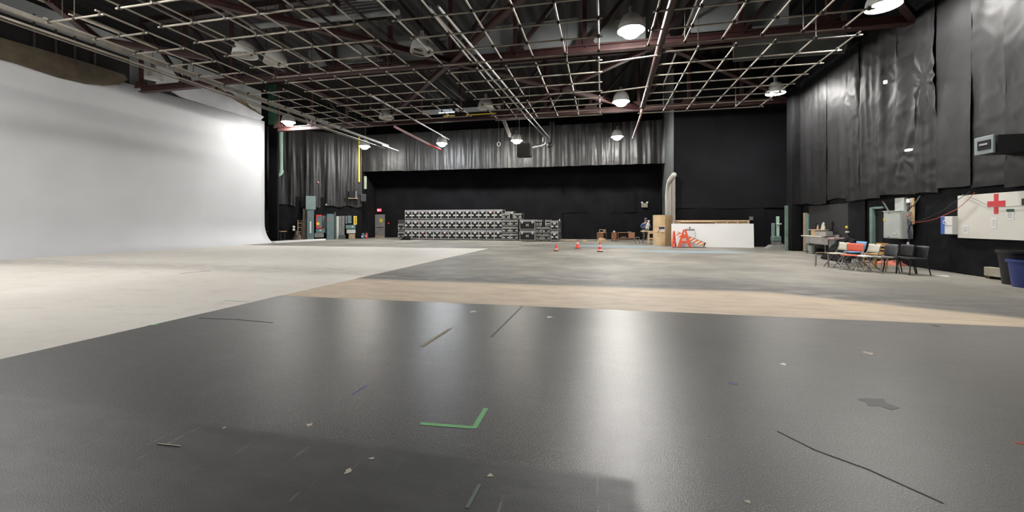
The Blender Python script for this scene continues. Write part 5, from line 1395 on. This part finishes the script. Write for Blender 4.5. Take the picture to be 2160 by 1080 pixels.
# ================================================================== HANGING HEATER BY THE VALANCE
YH = 30.2
a_, b_ = atY(1090, 316, YH), atY(1118.5, 316, YH); zt_, zb_ = zof(303, a_.x, YH), zof(330.5, a_.x, YH)
t = empty('hanging_heater', ((a_.x + b_.x) / 2, YH, zb_), label='boxy grey unit heater hanging in front of the valance with a silver flue', cat='heater'); w = b_.x - a_.x; h = zt_ - zb_
MB().box((0, .35, h / 2), (w, .8, h), bev=.03).build('housing', mat('heater_grey', (.05, .046, .04), .5, var=.2, vscale=4), t)
for k in range(6): MB().box((-.02, -.06, h * (.14 + .13 * k)), (w - .2, .03, .05)).build('louver', M_clamp, t)
MB().box((w / 2 + .04, .35, h / 2), (.08, .6, h * .8)).build('side_plate', M_mgrey, t)
MB().path(smooth_path([Vector((w / 2 + .04, .3, h * .72)), Vector((w / 2 + .5, .5, h * .84)), Vector((w / 2 + .85, .6, h * .95)), Vector((w / 2 + .95, .7, h * 1.15)), Vector((w / 2 + .95, .8, h * 1.55))]), .14, 12).build('flue', M_chrome, t, smooth=True)
for s_ in (-1, 1): MB().tube((s_ * w * .38, .35, h), (s_ * w * .38, .35, 12.08 - zb_), .02, 6).build('hanger_rod', M_stone, t)
a_ = atY(1148, 305, YH + .6)
tag(MB().path(smooth_path([Vector((a_.x + .2, YH + 1.1, zof(306, a_.x, YH + 1))), Vector((a_.x + .45, YH + 1.3, zof(300, a_.x, YH + 1))), Vector((a_.x + .5, YH + 1.4, zof(255, a_.x, YH + 1)))]), .2, 10).build('black_vent_pipe', M_rubber, smooth=True), 'thick black vent pipe right of the silver flue', 'pipe')
a_ = atY(1052, 300, 31.8)
t = empty('hanging_hook', (a_.x, 31.8, a_.z), label='small hook and loop hanging on a thin line before the valance', cat='hook')
MB().path([(.13 * math.cos(PI / 2 + 2 * PI * k / 16), 0, -.15 + .16 * math.sin(PI / 2 + 2 * PI * k / 16)) for k in range(17)], .022).build('loop', M_stain, t)
MB().tube((0, 0, 0), (0, 0, 12.08 - a_.z), .012, 6).build('line', M_stain, t)

# ================================================================== SMALL THINGS ON THE NEAR FLOOR
def strip(pts, w, m, name, label, cat='tape', z=.0016):
    b = MB()
    for i in range(len(pts) - 1):
        p, q = fl(*pts[i]), fl(*pts[i + 1]); d = (q - p); L_ = d.length
        if L_ < 1e-4: continue
        d.normalize(); nn = Vector((-d.y, d.x, 0))
        ns_ = max(2, int(L_ / .04))
        for k in range(ns_):
            a0, a1 = k / ns_ * L_, (k + 1) / ns_ * L_
            j0, j1 = .06 * w * noise.noise(Vector((a0 * 40, i, 1))), .06 * w * noise.noise(Vector((a1 * 40, i, 1)))
            A = [p + d * a0 + nn * (w / 2 + j0), p + d * a1 + nn * (w / 2 + j1), p + d * a1 - nn * (w / 2 - j1), p + d * a0 - nn * (w / 2 - j0)]
            b.prism([Vector((v.x, v.y, .0005)) for v in A], (0, 0, z))
    return tag(b.build(name, m), label, cat)
t = empty('corner_mark', fl(1003, 903), label='bright green tape corner mark on the dark floor', cat='tape')
for nm, pts in (('long_strip', [(886.5, 893.5), (1004, 902.5)]), ('short_strip', [(1000, 904), (1025, 861.5)])):
    o = strip(pts, .038, M_tapeg, 'tape_strip', None, None, z=.0012 if nm == 'long_strip' else .0024); o.parent = t; o.location = -t.location
strip([(742, 833), (773, 813)], .014, M_tapeb, 'blue_tape', 'thin dark blue tape line left of the green corner mark')
strip([(1535, 807), (1557, 810)], .05, mat('faded_blue', (.09, .11, .20), .6), 'blue_mark', 'faded blue mark on the right part of the dark floor', 'mark')
strip([(985, 1072), (1012, 1022)], .020, mat('grey_green_tape', (.12, .16, .155), .6), 'grey_tape', 'worn grey-green tape strip near the bottom edge')
strip([(890, 731), (950, 693)], .05, mat('tan_tape', (.20, .16, .10), .6), 'tan_tape', 'tan worn tape line on the dark floor before the tan strip')
strip([(1036, 711), (1102, 646)], .03, mat('dark_seam', (.045, .045, .045), .6), 'floor_seam', 'dark seam line running to the tan strip', 'seam')
strip([(311, 687), (333, 684)], .05, M_tapeg, 'green_tape', 'short green tape at the edge of the white floor')
strip([(473, 634), (524, 637)], .03, mat('green_thread', (.25, .42, .33), .6), 'green_tape_line', 'thin green tape line on the white floor near its edge')
strip([(1640, 910), (1720, 950), (1830, 990), (1990, 1062)], .012, mat('dark_crack', (.06, .055, .04), .8), 'floor_crack', 'long dark crack running to the lower right', 'crack')
strip([(380, 577), (445, 571)], .06, mat('crack_brown', (.16, .12, .08), .8), 'floor_crack', 'dark broken crack in the white floor', 'crack')
strip([(420, 671), (500, 674), (576, 681)], .03, M_rubber, 'floor_groove', 'thin dark seam near the edge of the white floor', 'seam')
strip([(2142, 934), (2175, 938)], .02, M_red, 'red_tape', 'red tape end at the right edge of the floor')
def scrap(px, py, r, m, label, seed):
    p = fl(px, py); rnd = random.Random(seed); n_ = 11
    pts = [(p.x + r * (.35 + 1.1 * rnd.random()) * math.cos(2 * PI * k / n_), p.y + r * (.35 + 1.1 * rnd.random()) * math.sin(2 * PI * k / n_), .0005) for k in range(n_)]
    return tag(MB().prism(pts, (0, 0, .0012)).build('paper_scrap', m), label, 'scrap', 'scraps on the floor')
M_sc = mat('scrap_cream', (.58, .53, .42), .8)
scrap(1653, 768, .030, M_paper, 'white paper scrap on the right part of the dark floor', 1)
scrap(1160, 669, .05, M_paper, 'white scrap on the dark floor just before the tan strip', 2)
scrap(654, 896, .022, M_sc, 'cream torn scrap left of the green corner mark', 3)
scrap(735, 994, .026, M_sc, 'cream torn scrap near the bottom, below the blue tape line', 4)
scrap(1577, 1059, .013, M_sc, 'small cream scrap at the bottom right', 5)
scrap(1034, 1003, .016, M_sc, 'small pale scrap below the green corner mark', 6)
scrap(997, 657, .07, M_sc, 'flat cream scrap near the tan strip', 7)
scrap(1972, 687, .06, M_darkwood, 'small red-brown leaf-like scrap at the edge of the tan strip', 8)
scrap(473, 902, .014, M_sc, 'tiny cream scrap on the left of the dark floor', 9)
scrap(784, 967, .014, M_sc, 'tiny cream scrap above the lower torn scrap', 10)
scrap(1990, 582, .14, M_paper, 'white scrap on the floor right of the black chairs', 11)
scrap(1832, 745, .05, M_sc, 'flat pale scrap on the grey-brown floor at right', 12)
strip([(333, 937), (381, 942)], .008, M_sc, 'wood_splinter', 'thin pale splinter on the lower left floor', 'splinter', .005)
o = scrap(1845, 848, .12, mat('dark_stain', (.085, .08, .075), .5), 'dark flat stain on the right part of the floor', 13); o['category'] = 'stain'; o.name = 'floor_stain'
